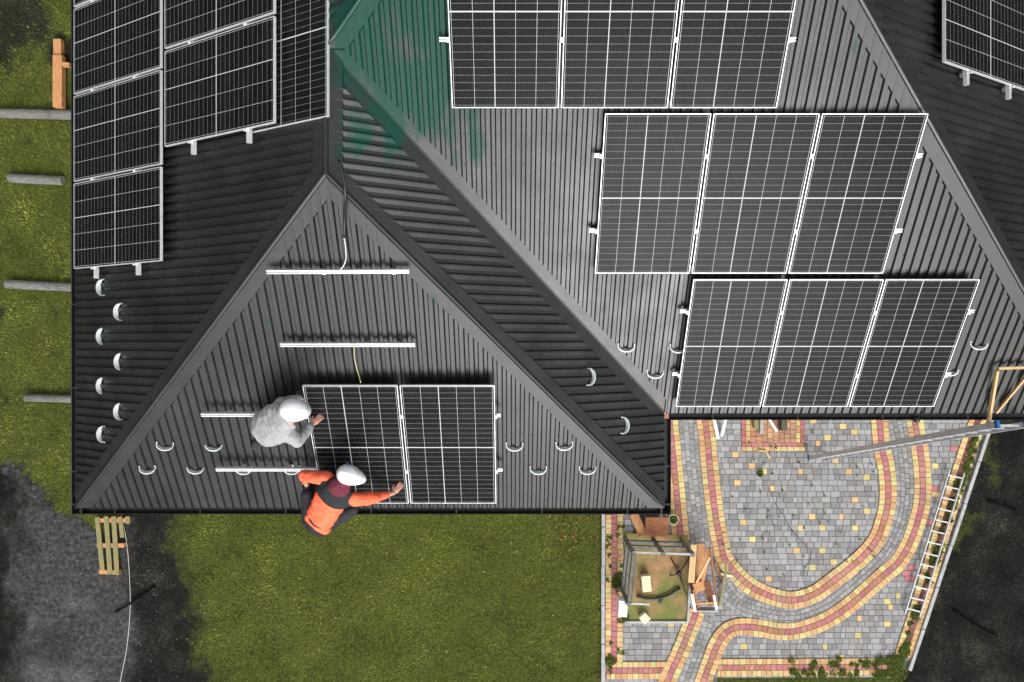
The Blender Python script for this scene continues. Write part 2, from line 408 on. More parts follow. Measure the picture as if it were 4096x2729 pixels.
def grass_cond(X, Y):
    g_, t_, p_ = covers(X, Y)
    under = (X > XL+.7)*(X < XE-.6)*(Y > YF+.7)*(Y < 12)*1.0
    pave = (X > 1.93)*(X < 10.8)
    px = CX + X*F/H; py = CY - Y*F/H; kx = np.interp(py, [1600, 2680, 3300], [3985, 3625, 3450])
    onp = (px > 2400)*(px < kx+16)*((py < 2705)+(px < 2870)).astype(bool)
    dens = .55+.75*fbm(X*2.6+9, Y*2.6, 61)
    return np.clip(g_*1.08-.05, 0, 1)**2.2*dens*(1-under)*(1-onp)
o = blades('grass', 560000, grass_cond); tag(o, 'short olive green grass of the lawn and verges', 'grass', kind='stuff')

# pebbles and litter on the bare soil and the shade-dark right side
mb = MB()
rr = random.Random(3)
def pebble(x, y, r, c):
    n = 5; a0 = rr.uniform(0, 6.28); vs = [(x+r*math.cos(a0+k*1.2566)*rr.uniform(.7, 1.2), y+r*math.sin(a0+k*1.2566)*rr.uniform(.7, 1.2), -.012) for k in range(n)]
    vs.append((x+rr.uniform(-.2, .2)*r, y, -.012+r*.9)); mb.add(vs, [(k, (k+1) % n, n) for k in range(n)], c)
for _ in range(3600):
    px, py = rr.choice(((rr.uniform(-20, 840), rr.uniform(1850, 2760)), (rr.uniform(3600, 4200), rr.uniform(1700, 2760)), (rr.uniform(380, 640), rr.uniform(2150, 2760))))
    if px > 3500 and px < np.interp(py, [1600, 2680, 3300], [3995, 3640, 3460])+12: continue
    p = Vector(((px-CX)/F*H, -(py-CY)/F*H)); k = .03+.22*rr.random()**5
    if px > 3500: k *= .3
    pebble(p.x, p.y, .004+.012*rr.random()**2, (k, k*.98, k*.93))
tag(mb.build('pebbles', mat('pebble', (1, 1, 1), .9, attr=True)), 'small pebbles and crumbs scattered on the bare soil and the shade-dark ground at right', 'pebbles', kind='stuff')
mb = MB()
for _ in range(150):
    px, py = (rr.gauss(2290, 60), rr.gauss(2110, 50)) if rr.random() < .35 else ((rr.uniform(720, 2390), rr.uniform(2070, 2729)) if rr.random() < .75 else (rr.uniform(0, 290), rr.uniform(500, 1900)))
    if not ((720 < px < 2395 and py > 2062) or px < 285): continue
    x, y = (px-CX)/F*H, -(py-CY)/F*H; a = rr.uniform(0, 6.28); l = rr.uniform(.02, .05); u = Vector((math.cos(a), math.sin(a), rr.uniform(-.2, .3)))*l; v = Vector((-math.sin(a), math.cos(a), .1))*l*.35; q = Vector((x, y, .045))
    mb.add([q, q+u*.5+v, q+u, q+u*.5-v], [(0, 1, 2, 3)], rr.choice(((.30, .13, .06), (.36, .22, .09), (.25, .10, .05))))
tag(mb.build('fallen_leaves', M['leaf']), 'dry orange-brown leaves fallen on the lawn and side grass', 'leaves', kind='stuff')

# ---------------------------------------------------------------- paving
TAN = [(.58, .35, .17), (.62, .40, .20), (.54, .46, .20), (.56, .43, .19), (.50, .29, .14)]
PINK = [(.42, .155, .165), (.36, .13, .145), (.40, .19, .15), (.36, .165, .10)]
def grey():
    k = random.uniform(.19, .33); return (k, k*random.uniform(.985, 1.005), k*random.uniform(.97, 1.02))
def jit(c, a=.12):
    k = random.uniform(1-a, 1+a); return tuple(x*k for x in c)
def stone(mb, q, z, col, gap=.0045, th=.012):
    """q: four ground points, counter-clockwise"""
    c = sum((Vector(p).to_2d() for p in q), Vector((0, 0)))/4
    def ins(d):
        out = []
        for i in range(4):
            p = Vector(q[i]).to_2d(); v = c-p; L_ = v.length
            out.append(p + v*(min(d*1.42/L_, .45)))
        return out
    lo = ins(gap); hi = ins(gap+.004)
    dz = random.uniform(-.0015, .0015)
    vs = [(*p, z-th) for p in lo]+[(*p, z-.003+dz) for p in lo]+[(*p, z+dz) for p in hi]
    fs = []
    for r in (0, 4):
        for i in range(4):
            j = (i+1) % 4; fs.append((r+i, r+j, r+4+j, r+4+i))
    fs.append((8, 9, 10, 11))
    mb.add(vs, fs, col, 0)
def inside(poly, x, y):
    c = False; j = len(poly)-1
    for i in range(len(poly)):
        xi, yi = poly[i]; xj, yj = poly[j]
        if (yi > y) != (yj > y) and x < (xj-xi)*(y-yi)/(yj-yi)+xi: c = not c
        j = i
    return c
def G2(px, py): p = gnd(px, py); return (p.x, p.y)
c9 = lambda x, y: (2600+x*.6356, 1732+y*.6356)
tanpts = [(522,125),(652,192),(760,160),(1063,67),(1118,35),(1070,203),(938,235),(1268,238),(1370,270),(1180,172),(563,305),(783,338),(883,375),(1120,308),(1252,308),(1025,380),(1308,410),(505,412),(650,445),(780,482),(1380,478),(1000,520),(1205,520),(1065,555),(565,555),(942,590),(1105,590),(1296,588),(840,623),(643,658),(935,728),(1068,728),(760,765),(653,798),(1168,798),(1022,832),(918,868),(736,903),(1790,128),(1806,200),(1795,380),(1655,822),(1550,1028),(1470,1060),(1510,1093),(1316,1162),(1478,1192),(1242,1230),(1302,1265),(1478,1293),(590,1342),(845,1370),(1096,1335),(1407,1362),(1193,1400),(22,1250),(130,1215),(15,1385),(1290,10),(1605,960),(1643,850),(700,250)]
tanp = [gnd(*c9(*p)) for p in tanpts] + [gnd(2600+x*.6356, 950+y*.6356) for x, y in ((1210, 1200), (1290, 1235), (1020, 1163), (1745, 1140))]
pinkp = [gnd(*c9(*p)) for p in ((1890,103),(1745,550),(1647,855),(1608,895),(1605,925),(1815,350))]
mb = MB()
field = [G2(2421, 1400), G2(2421, 2690), G2(2421, 2800), G2(2870, 2800), G2(2870, 2706), G2(3618, 2706), G2(3985, 1640), G2(4075, 1350)]
mb.add([(*p, .002) for p in field][::-1], [tuple(range(len(field)))[::-1]], (1, 1, 1), 1)
y = G2(0, 2800)[1]; rowh = .124
ytop = G2(0, 1400)[1]
while y < ytop:
    x = G2(2421, 0)[0] - random.uniform(0, .1)
    while x < 11:
        w = random.choice((.105, .155, .155, .205))
        cx_, cy_ = x+w/2, y+rowh/2
        if inside(field, cx_, cy_) and inside(field, x+w-.01, cy_) and not (XL+1.5 < cx_ < XR-.9 and cy_ > YF+1):
            col = grey()
            for p in tanp:
                if x <= p.x < x+w and y <= p.y < y+rowh and w < .2: col = jit(random.choice(TAN[1:4]), .1)
            for p in pinkp:
                if x <= p.x < x+w and y <= p.y < y+rowh: col = jit(PINK[0], .1)
            jx = lambda: random.uniform(-.002, .002)
            stone(mb, [(x+jx(), y+jx()), (x+w+jx(), y+jx()), (x+w+jx(), y+rowh+jx()), (x+jx(), y+rowh+jx())], .012, col)
        x += w
    y += rowh
mb.build('paving', [M['pave'], M['joint']])['kind'] = 'structure'

def resample(pts, step=.04):
    P = [Vector(p) for p in pts]
    Q = [P[0]*2-P[1]] + P + [P[-1]*2-P[-2]]; out = []
    for i in range(1, len(Q)-2):
        p0, p1, p2, p3 = Q[i-1:i+3]; n = max(2, int((p2-p1).length/step))
        for k in range(n):
            t = k/n
            out.append(.5*((2*p1)+(p2-p0)*t+(2*p0-5*p1+4*p2-p3)*t*t+(3*p1-p0-3*p2+p3)*t**3))
    out.append(P[-1]); return out
def strip(mb, pxpts, width, ncol, pal, z, lens, base=True, smooth=True):
    """rows of stones that follow a line over the ground; pal(col) gives a colour"""
    pts = [Vector(G2(*p)) for p in pxpts]
    C = resample(pts) if smooth else resample(pts)
    s = [0]
    for i in range(1, len(C)): s.append(s[-1]+(C[i]-C[i-1]).length)
    T = [(C[min(i+1, len(C)-1)]-C[max(i-1, 0)]).normalized() for i in range(len(C))]
    def pos(d, off):
        d = max(0, min(s[-1]-1e-6, d))
        i = int(np.searchsorted(s, d, side='right'))-1; i = min(i, len(C)-2); t = (d-s[i])/(s[i+1]-s[i])
        c = C[i].lerp(C[i+1], t); tt = T[i].lerp(T[i+1], t).normalized()
        return c + Vector((-tt.y, tt.x))*off
    if base:
        n = max(2, int(s[-1]/.1))
        for i in range(n):
            a, b_ = s[-1]*i/n, s[-1]*(i+1)/n
            q = [pos(a, -width/2), pos(b_, -width/2), pos(b_, width/2), pos(a, width/2)]
            mb.add([(*p, z-.009) for p in q], [(0, 1, 2, 3)], (1, 1, 1), 1)
    cw = width/ncol
    for j in range(ncol):
        d = 0; o0 = -width/2+j*cw; o1 = o0+cw
        d = -random.uniform(0, .05)
        while d < s[-1]:
            l = random.choice(lens)*random.uniform(.93, 1.07)
            q = [pos(d, o0), pos(min(d+l, s[-1]), o0), pos(min(d+l, s[-1]), o1), pos(d, o1)]
            if (q[1]-q[0]).length > .03: stone(mb, q, z, pal(j), gap=.0045)
            d += l
BAND = .385
def bandpal(j): return jit(random.choice(PINK if j == 1 else TAN))
mb = MB()
strip(mb, [(2750,1600),(2752,1680),(2768,1900),(2797,2130),(2806,2300),(2822,2430),(2790,2560),(2733,2729),(2700,2820)], .42, 4, lambda j: grey(), .021, (.10, .13, .15))
strip(mb, [(3580,1600),(3585,1675),(3605,1783),(3617,1900),(3619,1960),(3615,2018),(3603,2080),(3577,2150),(3540,2210),(3490,2262),(3430,2318),(3370,2368),(3310,2412),(3250,2440),(3180,2460),(3110,2460),(3040,2445),(2975,2425),(2920,2385),(2885,2330)], .40, 4, lambda j: grey(), .024, (.09, .11, .13))
A_ = [(2668,1600),(2677,1690),(2698,1900),(2712,2050),(2722,2160)]
B_ = [(2812,1620),(2818,1680),(2826,1732),(2841,1900),(2859,2050),(2872,2130),(2884,2177),(2893,2225),(2924,2272),(2981,2329),(3045,2368),(3108,2390),(3153,2398),(3204,2393),(3267,2368),(3331,2320),(3394,2272),(3458,2215),(3503,2158),(3531,2088),(3547,2018),(3550,1961),(3547,1904),(3537,1840),(3525,1789),(3515,1675),(3510,1600)]
C_ = [(3650,1600),(3655,1675),(3674,1783),(3684,1859),(3688,1942),(3684,2012),(3671,2069),(3649,2139),(3623,2196),(3585,2253),(3541,2291),(3483,2342),(3426,2393),(3363,2444),(3299,2482),(3236,2507),(3172,2523),(3108,2523),(3045,2511),(2981,2504),(2930,2511),(2896,2533),(2867,2577),(2842,2641),(2810,2729),(2790,2800)]
D_ = [(2786,2440),(2727,2590),(2664,2729),(2636,2800)]
E_ = [(2868,2668),(3100,2667),(3350,2666),(3606,2664)]
F_ = [(2424,2680),(2540,2680),(2672,2679)]
G_ = [(2457,1950),(2457,2200),(2456,2450),(2455,2645)]
H_ = [(3925,1640),(3877,1770),(3800,2010),(3700,2340),(3610,2622)]
for k, P in enumerate((B_, C_, D_, A_, E_, F_, G_, H_)):
    strip(mb, P, BAND, 3, (bandpal if k != 7 else lambda j: jit(random.choice([(.22, .075, .075), (.16, .06, .05), (.28, .11, .09)] if j == 1 else TAN), .15)), (.034, .036, .034, .038, .031, .030, .032, .033)[k], (.10, .12, .13))
# brick apron by the door
def apal(j): return jit(random.choice(TAN[2:] if j == 0 else PINK), .12)
strip(mb, [(2982,1600),(2982,1770)], .20, 2, lambda j: apal(1-j), .030, (.12, .14))
strip(mb, [(3200,1770),(3200,1600)], .20, 2, lambda j: apal(1-j), .030, (.12, .14))
strip(mb, [(2964,1786),(3218,1786)], .19, 2, apal, .034, (.12, .14))
strip(mb, [(3091,1590),(3091,1772)], 1.0, 8, lambda j: jit(random.choice([(.42, .22, .12), (.46, .27, .15), (.38, .19, .12)]), .1), .027, (.10, .13))
mb.build('paving_border', [M['pave'], M['joint']])['kind'] = 'structure'
# kerbs
mb = MB()
for (a, b_, n) in (((2412, 1950), (2410, 2729), 5), ((3965, 1680), (3632, 2680), 6)):
    pa, pb = gnd(*a), gnd(*b_)
    for i in range(n):
        p = pa.lerp(pb, i/n); q = pa.lerp(pb, (i+.985)/n); j = random.uniform(-.006, .006)
        mb.bar(p+Vector((j, 0, .0)), q+Vector((j, 0, .0)), .075, .14, bev=.008)
mb.build('kerb', M['concrete'])['kind'] = 'structure'
# sandy pit floor
mb = MB()
q = [(2494, 2130), (2750, 2138), (2752, 2482), (2505, 2478)]
n = 26; vs = []
for j in range(n+1):
    for i in range(n+1):
        a = Vector(G2(*q[0])).lerp(Vector(G2(*q[1])), i/n); b_ = Vector(G2(*q[3])).lerp(Vector(G2(*q[2])), i/n); p = a.lerp(b_, j/n)
        vs.append((p.x, p.y, .045+random.uniform(-.006, .006)))
mb.add(vs, [(j*(n+1)+i, (j+1)*(n+1)+i, (j+1)*(n+1)+i+1, j*(n+1)+i+1) for j in range(n) for i in range(n)])
mb.build('sand_patch', M['sand'], smooth=True)['kind'] = 'structure'

# weeds in the joints
mb = MB()
def weed(x, y, r, n, z=.03):
    for _ in range(n):
        a = random.uniform(0, 6.28); d = r*random.random()**.6; l = random.uniform(.018, .048); b_ = random.uniform(0, 6.28)
        p = Vector((x+math.cos(a)*d, y+math.sin(a)*d, z+random.uniform(0, .03)))
        u = Vector((math.cos(b_), math.sin(b_), random.uniform(-.2, .6)))*l; v = Vector((-math.sin(b_), math.cos(b_), random.uniform(-.2, .3)))*l*.4
        k = random.uniform(.5, 1.5)
        mb.add([p, p+u*.5+v, p+u, p+u*.5-v], [(0, 1, 2, 3)], (.050*k, .070*k, .009*k))
for _ in range(62):
    t = random.random(); p = gnd(3905-300*t+random.uniform(-14, 14), 1740+880*t); weed(p.x, p.y, random.uniform(.03, .13), 60)
for _ in range(60):
    p = gnd(random.uniform(3160, 3610), random.choice((2640, 2655, 2685, 2700))+random.uniform(-6, 6)); weed(p.x, p.y, random.uniform(.03, .10), 45)
for _ in range(26):
    p = gnd(random.choice((2425, 2438, 2473, 2490))+random.uniform(-4, 4), random.uniform(2100, 2700)); weed(p.x, p.y, random.uniform(.02, .06), 22)
for a in ((2475, 2310, .14), (2440, 2640, .12), (2462, 2330, .10), (3585, 2650, .16), (3615, 2600, .12), (3520, 2700, .14), (2500, 2465, .08)):
    p = gnd(a[0], a[1]); weed(p.x, p.y, a[2], 260)
for _ in range(60):
    p = gnd(random.uniform(2890, 3500), random.uniform(1700, 2300)); weed(p.x, p.y, .012, 5)
for _ in range(9):
    p = gnd(random.uniform(3545, 3625), random.uniform(2620, 2710)); weed(p.x, p.y, .10, 90)
tag(mb.build('weeds', M['leaf']), 'small green weeds growing in the paving joints', 'weeds', kind='stuff')

# ---------------------------------------------------------------- house
house = empty('house', (0, 4, 0))
tag(house, 'large house with dark grey ribbed metal hip roof and a lower projecting wing', 'house')
PER = .108; PRF = [(0, 0), (.034, 0), (.048, .030), (.092, .030), (.108, 0)]
PRW = [(0, 0), (.040, 0), (.078, .028), (.092, .028), (.108, 0)]
def prof(u, P_=PRF):
    t = u % PER
    for (a, ha), (b_, hb) in zip(P_, P_[1:]):
        if a <= t <= b_: return ha+(hb-ha)*(t-a)/(b_-a)
    return 0
def slope(face, u0, u1, vlo, vhi, brk):
    mb = MB()
    us = set([u0, u1]+[b_ for b_ in brk if u0 < b_ < u1])
    k = math.floor(u0/PER)
    while k*PER < u1:
        for a, _ in (PRW if face == 'wing' else PRF)[:-1]:
            if u0 < k*PER+a < u1: us.add(k*PER+a)
        k += 1
    us = sorted(us)
    def P(u, v, h):
        z = ZE+v*S+h
        if face == 'front': return (u, YF+v, z)
        if face == 'south': return (u, YM+v, z)
        if face == 'north': return (u, YN-v, z)
        if face == 'west': return (XL+v, u, z)
        if face == 'east': return (XE-v, u, z)
        if face == 'wing': return (XR-v, u, z)
    sheet = {}
    for a, b_ in zip(us, us[1:]):
        if b_-a < 1e-5: continue
        PP = PRW if face == 'wing' else PRF; ha, hb = prof(a+1e-6, PP), prof(b_-1e-6, PP)
        la, lb, ta, tb = vlo(a), vlo(b_), vhi(a), vhi(b_)
        if ta-la < 1e-4 and tb-lb < 1e-4: continue
        k = int(math.floor((a+b_)/2/(PER*10))); 
        if k not in sheet: sheet[k] = random.uniform(.86, 1.14)
        t = sheet[k]
        # two sheet lengths: the upper one laps over the lower one
        LAP = 3.22
        for lo, hi, dh, tt in ((-1, LAP, 0, t), (LAP-.06, 99, .006, t*(1.0+.1*math.sin(k*7.3)))):
            a0, a1, b0, b1 = max(la, lo), min(ta, hi), max(lb, lo), min(tb, hi)
            if a1 < a0: a0 = a1 = max(la, min(ta, a0)) if ta >= la else a0
            if b1 < b0: b0 = b1 = max(lb, min(tb, b0))
            if a1-a0 < 1e-4 and b1-b0 < 1e-4: continue
            if dh:
                mb.quad(P(a, a0, ha), P(b_, b0, hb), P(b_, b0, hb+dh), P(a, a0, ha+dh), col=(tt, tt, tt))
            mb.quad(P(a, a0, ha+dh), P(b_, b0, hb+dh), P(b_, b1, hb+dh), P(a, a1, ha+dh), col=(tt, tt, tt))
    # fixing screws along the troughs
    v = .12; row = 0
    while v < 6:
        k = math.ceil(u0/PER)+(row % 2)
        while k*PER+.023 < u1:
            u = k*PER+.023+random.uniform(-.003, .003)
            if vlo(u)+.05 < v < vhi(u)-.2:
                c = Vector(P(u, v, .004)); r = .0075
                mb.add([c+Vector((r*math.cos(i*1.047), r*math.sin(i*1.047), 0)) for i in range(6)]+[c+Vector((0, 0, .006))],
                       [(i, (i+1) % 6, 6) for i in range(6)], (.25, .25, .25))
            k += 3
        v += .92; row += 1
    # make all faces look up
    me_v = mb.v
    for i, f in enumerate(mb.f):
        a, b_, c = (Vector(me_v[j]) for j in f[:3])
        if (b_-a).cross(c-a).z < 0: mb.f[i] = f[::-1]
    o = part(mb, 'roof_slope', M['roof'], house)
    return o
VG = .19
slope('front', XL, XR, lambda u: 0, lambda u: max(0, min(u-XL, XR-u)), [XRID])
slope('west', YF, YN, lambda u: 0, lambda u: max(0, min(u-YF, HW) if u < YM+HW else min(u-YM, YN-u)), [YF+HW, YM+HW, YM+6])
slope('wing', YF, YM+HW-VG, lambda u: max(0, u-YM+VG) if u > YM else 0, lambda u: max(0, min(u-YF, HW)), [YM-1e-4, YM+1e-4, YF+HW])
slope('south', XRID+VG, XE, lambda u: max(0, XR-u+VG) if u < XR else 0, lambda u: max(0, min(u-XL, XE-u, 6)), [XR-1e-4, XR+1e-4, XL+6, XE-6])
slope('east', YM, YN, lambda u: 0, lambda u: max(0, min(u-YM, YN-u)), [YM+6])
slope('north', XL, XE, lambda u: 0, lambda u: max(0, min(u-XL, XE-u, 6)), [XL+6, XE-6])

def trim(name, P, Q, nrm, offs, k, tint=(1, 1, 1), seg=2.2, tp=0.0, tq=0.0):
    """folded metal strip along P-Q. offs = [(offset sideways, lift)], k = height change per metre sideways on either side"""
    P = Vector(P); Q = Vector(Q); nrm = Vector(nrm).normalized(); L_ = (Q-P).length; n = max(1, round(L_/seg)); mb = MB()
    LP = math.hypot(Q.x-P.x, Q.y-P.y); cuts = []
    for i in range(n):
        f0, f1 = i/n, min(1, (i+1.015)/n); lift = .0016*(i % 2); t = random.uniform(.92, 1.08)
        c_ = [f0]+[x for x in (tp/LP, 1-tq/LP) if f0 < x < f1]+[f1]
        for x0, x1 in zip(c_, c_[1:]): cuts.append((x0, x1, lift, t))
    for x0, x1, lift, t in cuts:
        a = P.lerp(Q, x0); b_ = P.lerp(Q, x1); mw = max(abs(o) for o, _ in offs)
        def lim(c):
            m_ = 99
            if tp: m_ = min(m_, math.hypot(c.x-P.x, c.y-P.y))
            if tq: m_ = min(m_, math.hypot(c.x-Q.x, c.y-Q.y))
            return m_
        for (o0, h0), (o1, h1) in zip(offs, offs[1:]):
            def pt(c, o, h):
                m_ = lim(c); o = max(-m_, min(m_, o)); return c+nrm*o+Vector((0, 0, k*abs(o)+h+lift))
            mb.quad(pt(a, o0, h0), pt(a, o1, h1), pt(b_, o1, h1), pt(b_, o0, h0), (tint[0]*t, tint[1]*t, tint[2]*t))
    for i, f in enumerate(mb.f):
        a, b_, c = (Vector(mb.v[j]) for j in f[:3])
        if (b_-a).cross(c-a).z < 0: mb.f[i] = f[::-1]
    return part(mb, name, M['cap'], house)
K = S/math.sqrt(2)
HIPP = [(-.155, .006), (-.152, .032), (-.03, .034), (-.022, .046), (-.006, .052), (.006, .052), (.022, .046), (.03, .034), (.152, .032), (.155, .006)]
zr = ZE+HW*S; zt = ZE+6*S
trim('hip_cap', (XL, YF, ZE), (XRID, YF+HW, zr), (1, -1, 0), HIPP, -K, tp=.155)
trim('hip_cap', (XR, YF, ZE), (XRID, YF+HW, zr), (1, 1, 0), HIPP, -K, tp=.155)
trim('hip_cap', (XE, YM, ZE), (XE-6, YM+6, zt), (1, 1, 0), HIPP, -K, tp=.155)
trim('hip_cap', (XRID, YM+HW, zr), (XL+6, YM+6, zt), (1, -1, 0), HIPP, -K, tp=.155)
trim('hip_cap', (XL, YN, ZE), (XL+6, YN-6, zt), (1, 1, 0), HIPP, -K, tp=.155)
trim('hip_cap', (XE, YN, ZE), (XE-6, YN-6, zt), (1, -1, 0), HIPP, -K, tp=.155)
trim('ridge_cap', (XRID, YF+HW-.02, zr), (XRID, YM+HW+.08, zr), (1, 0, 0), HIPP, -S)
trim('ridge_cap', (XL+6, YM+6, zt), (XE-6, YM+6, zt), (0, 1, 0), HIPP, -S)
trim('valley_flashing', (XR, YM, ZE-.001), (XRID, YM+HW, zr-.001), (1, 1, 0),
     [(-.25, -.004), (-.02, -.002), (-.013, .016), (-.004, .018), (.0, .004), (.004, .018), (.013, .016), (.02, -.002), (.25, -.004)], K, tq=.25)
# gutters, fascia, soffit, walls
def eave(P, Q, out, e0=0.0, e1=0.0):
    P = Vector(P); Q = Vector(Q); d = (Q-P).normalized(); out = Vector(out)
    a = P-d*e0; b_ = Q+d*e1
    mb = MB(); W_ = .085
    sec = [(-.012, -.01), (-.012, -.085), (.012, -.105), (W_-.02, -.105), (W_, -.085), (W_, -.028), (W_+.010, -.022), (W_+.010, -.030)]
    for (o0, h0), (o1, h1) in zip(sec, sec[1:]):
        mb.quad(a+out*o0+Vector((0, 0, h0)), a+out*o1+Vector((0, 0, h1)), b_+out*o1+Vector((0, 0, h1)), b_+out*o0+Vector((0, 0, h0)))
    g_ = part(mb, 'gutter', M['gutter'], house)
    mb = MB(); mb.bar(a+out*(-.03)+Vector((0, 0, -.12)), b_+out*(-.03)+Vector((0, 0, -.12)), .03, .18); part(mb, 'fascia', M['gutter'], house)
    L_ = (b_-a).length; n = int(L_/1.1)
    for i in range(n):
        mb = MB(); c = a.lerp(b_, (i+.5)/n)+out*(W_/2); mb.bar(c-out*W_/2+Vector((0, 0, -.035)), c+out*(W_/2+.008)+Vector((0, 0, -.030)), .018, .004)
        part(mb, 'gutter_bracket', M['gutter'], house)
W_ = .085
eave((XL, YF, ZE), (XR, YF, ZE), (0, -1, 0), W_, W_); eave((XL, YN, ZE), (XL, YF, ZE), (-1, 0, 0), 0, W_)
eave((XR, YF, ZE), (XR, YM, ZE), (1, 0, 0), W_, -W_); eave((XR, YM, ZE), (XE, YM, ZE), (0, -1, 0), -W_, W_)
eave((XE, YM, ZE), (XE, YN, ZE), (1, 0, 0), W_, 0)
# lead strip closing the inner corner of the gutters, light edging on the roof's foot
I = .5
plan = [(XL+I, YF+I), (XR-I, YF+I), (XR-I, YM+I), (XE-I, YM+I), (XE-I, YN-I), (XL+I, YN-I)]
mb = MB(); n = len(plan)
for i in range(n):
    a, b_ = plan[i], plan[(i+1) % n]; mb.quad((*a, 0), (*b_, 0), (*b_, ZE-.2), (*a, ZE-.2))
part(mb, 'wall', M['wall'], house)
mb = MB(); z = ZE-.2
for a in ((XL, YF, XR, YM+I), (XL, YM+I+.001, XE, YN)):
    mb.quad((a[0], a[1], z), (a[0], a[3], z), (a[2], a[3], z), (a[2], a[1], z))
mb.quad((XR-.001, YM, z-.002), (XR-.001, YM+I, z-.002), (XE, YM+I, z-.002), (XE, YM, z-.002))
part(mb, 'soffit', M['wood_brown'], house)
def window(c, w, h, nrm):
    c = Vector(c); nrm = Vector(nrm); t = Vector((-nrm.y, nrm.x, 0)); mb = MB()
    for a, b_ in (((-w/2, -h/2), (w/2, -h/2)), ((w/2, -h/2), (w/2, h/2)), ((w/2, h/2), (-w/2, h/2)), ((-w/2, h/2), (-w/2, -h/2)), ((0, -h/2), (0, h/2))):
        mb.bar(c+t*a[0]+Vector((0, 0, a[1]))+nrm*.02, c+t*b_[0]+Vector((0, 0, b_[1]))+nrm*.02, .07, .06, up=nrm)
    f = part(mb, 'window', M['winframe'], house)
    mb = MB(); mb.quad(*[c+nrm*.012+t*a+Vector((0, 0, b_)) for a, b_ in ((-w/2, -h/2), (w/2, -h/2), (w/2, h/2), (-w/2, h/2))])
    g_ = mb.build('pane', M['winglass']); g_.parent = f
for z in (1.5, 4.3):
    for x in (-3.9, -1.9, .2): window((x, YF+I, z), 1.2, 1.3, (0, -1, 0))
    for x in (3.0, 5.0): window((x, YM+I, z+(.15 if z < 2 else 0)), 1.2, 1.3, (0, -1, 0))
    for y in (.5, 3.5): window((XL+I, y, z), 1.2, 1.3, (-1, 0, 0))
    window((XE-I, 1.5, z), 1.2, 1.3, (1, 0, 0))

# snow guards: half-round galvanised straps, open uphill
sgmb = MB(); n = 14
pts = []
for i in range(n+1):
    t = math.pi*i/n; pts.append(Vector((-math.cos(t)*.098, -math.sin(t)*.055+.02, 0)))
hgt = .052; th = .013
for i in range(n):
    a, b_ = pts[i], pts[i+1]; d = (b_-a).normalized(); o_ = Vector((d.y, -d.x, 0))*th
    z0, z1 = Vector((0, 0, .018)), Vector((0, 0, .018+hgt*(.12+math.sin(math.pi*(i+.5)/n)**.7)))
    for q in ((a+z0, b_+z0, b_+z1, a+z1), (b_+o_+z0, a+o_+z0, a+o_+z1, b_+o_+z1), (a+z1, b_+z1, b_+o_+z1, a+o_+z1)): sgmb.quad(*q)
for sx in (-1, 1): sgmb.box((sx*.102, .032, .021), (.012, .03, .004))
sg0 = None
SG = [('west', p) for p in ((410,1150),(480,1247),(410,1345),(482,1446),(410,1543),(480,1646),(412,1737))]
SG += [('front', p) for p in ((660,1778),(855,1780),(2058,1780),(2257,1777),(590,1872),(782,1872),(975,1874),(1168,1874),(2153,1874),(2350,1874))]
SG += [('wing', p) for p in ((2357,1508),(2493,1702))]
SG += [('south', p) for p in ((2505,1384),(2620,1490),(3915,1375),(2712,1388),(3800,1480))]
for face, p in SG:
    loc = on_roof(face, *p, .03)
    if sg0 is None: sg0 = sgmb.build('snow_guard', M['galv'], smooth=False); o = sg0
    else: o = sg0.copy(); COL.objects.link(o)
    o.parent = house; o.matrix_parent_inverse = Matrix.Translation(house.location).inverted()
    mm = face_matrix(face, loc-Vector((0, 0, .03)))
    o.matrix_basis = mm @ Matrix.Rotation(random.uniform(-.06, .06), 4, 'Z')
    o['_'] = 0; del o['_']

# ---------------------------------------------------------------- solar panels
PW, PL, PT = 1.096, 1.79, .032
def make_panel():
    r = empty('solar_panel')
    mb = MB(); f = .0085
    for a, b_ in (((-PW/2+f/2, -PL/2), (-PW/2+f/2, PL/2)), ((PW/2-f/2, -PL/2), (PW/2-f/2, PL/2))):
        mb.bar((*a, -PT/2), (*b_, -PT/2), f, PT, bev=.001)
    for s_ in (-1, 1): mb.bar((-PW/2+f, s_*(PL/2-f/2), -PT/2-.0004), (PW/2-f, s_*(PL/2-f/2), -PT/2-.0004), f, PT, bev=.001)
    mb.build('frame', M['alu'], r)
    mb = MB(); mb.box((0, 0, -.005), (PW-2*f+.002, PL-2*f+.002, .004)); mb.build('glass', M['cells'], r)
    mb = MB(); mb.box((0, 0, -.0095), (PW-2*f, PL-2*f, .003)); mb.build('backsheet', M['black'], r)
    return r
P0 = make_panel(); used = [False]; panels = []
def place_panel(face, center, label, group, rot=0.0):
    r = P0 if not used[0] else copy_tree(P0); used[0] = True
    r.matrix_world = face_matrix(face, center) @ Matrix.Rotation(rot, 4, 'Z')
    tag(r, label, 'solar panel', group); panels.append(r); return r
GAP = .026
def cen(face, corner, i, j, across=PW, along=PL):
    a, u, n_ = face_axes(face)
    return corner + a*(across/2+i*(across+GAP)) + u*(along/2+j*(along+GAP))
RS = .165
names = {0: ['left', 'middle', 'right']}
for row, (p, lab) in enumerate((((1808, 432), 'top south roof row, cut by the photo edge'), ((2380, 1094), 'middle row of three on the south roof'), ((2703, 1627), 'lowest row of three above the paved yard'))):
    c0 = on_roof('south', *p, RS)
    for i in range(3):
        place_panel('south', cen('south', c0, i, 0), ('left', 'middle', 'right')[i]+' solar panel in the '+lab, 'solar panels on the main south slope')
RF = .235
c0 = on_roof('front', 1985, 2014, RF)
a_, u_, n_ = face_axes('front')
place_panel('front', c0-a_*(PW/2)+u_*PL/2, 'right solar panel of the pair on the front wing, away from the workers', 'solar panels on the front wing')
pf2 = place_panel('front', c0-a_*(PW*1.5+GAP)+u_*PL/2, 'left solar panel of the pair on the front wing, beside both workers', 'solar panels on the front wing')
RW = .18
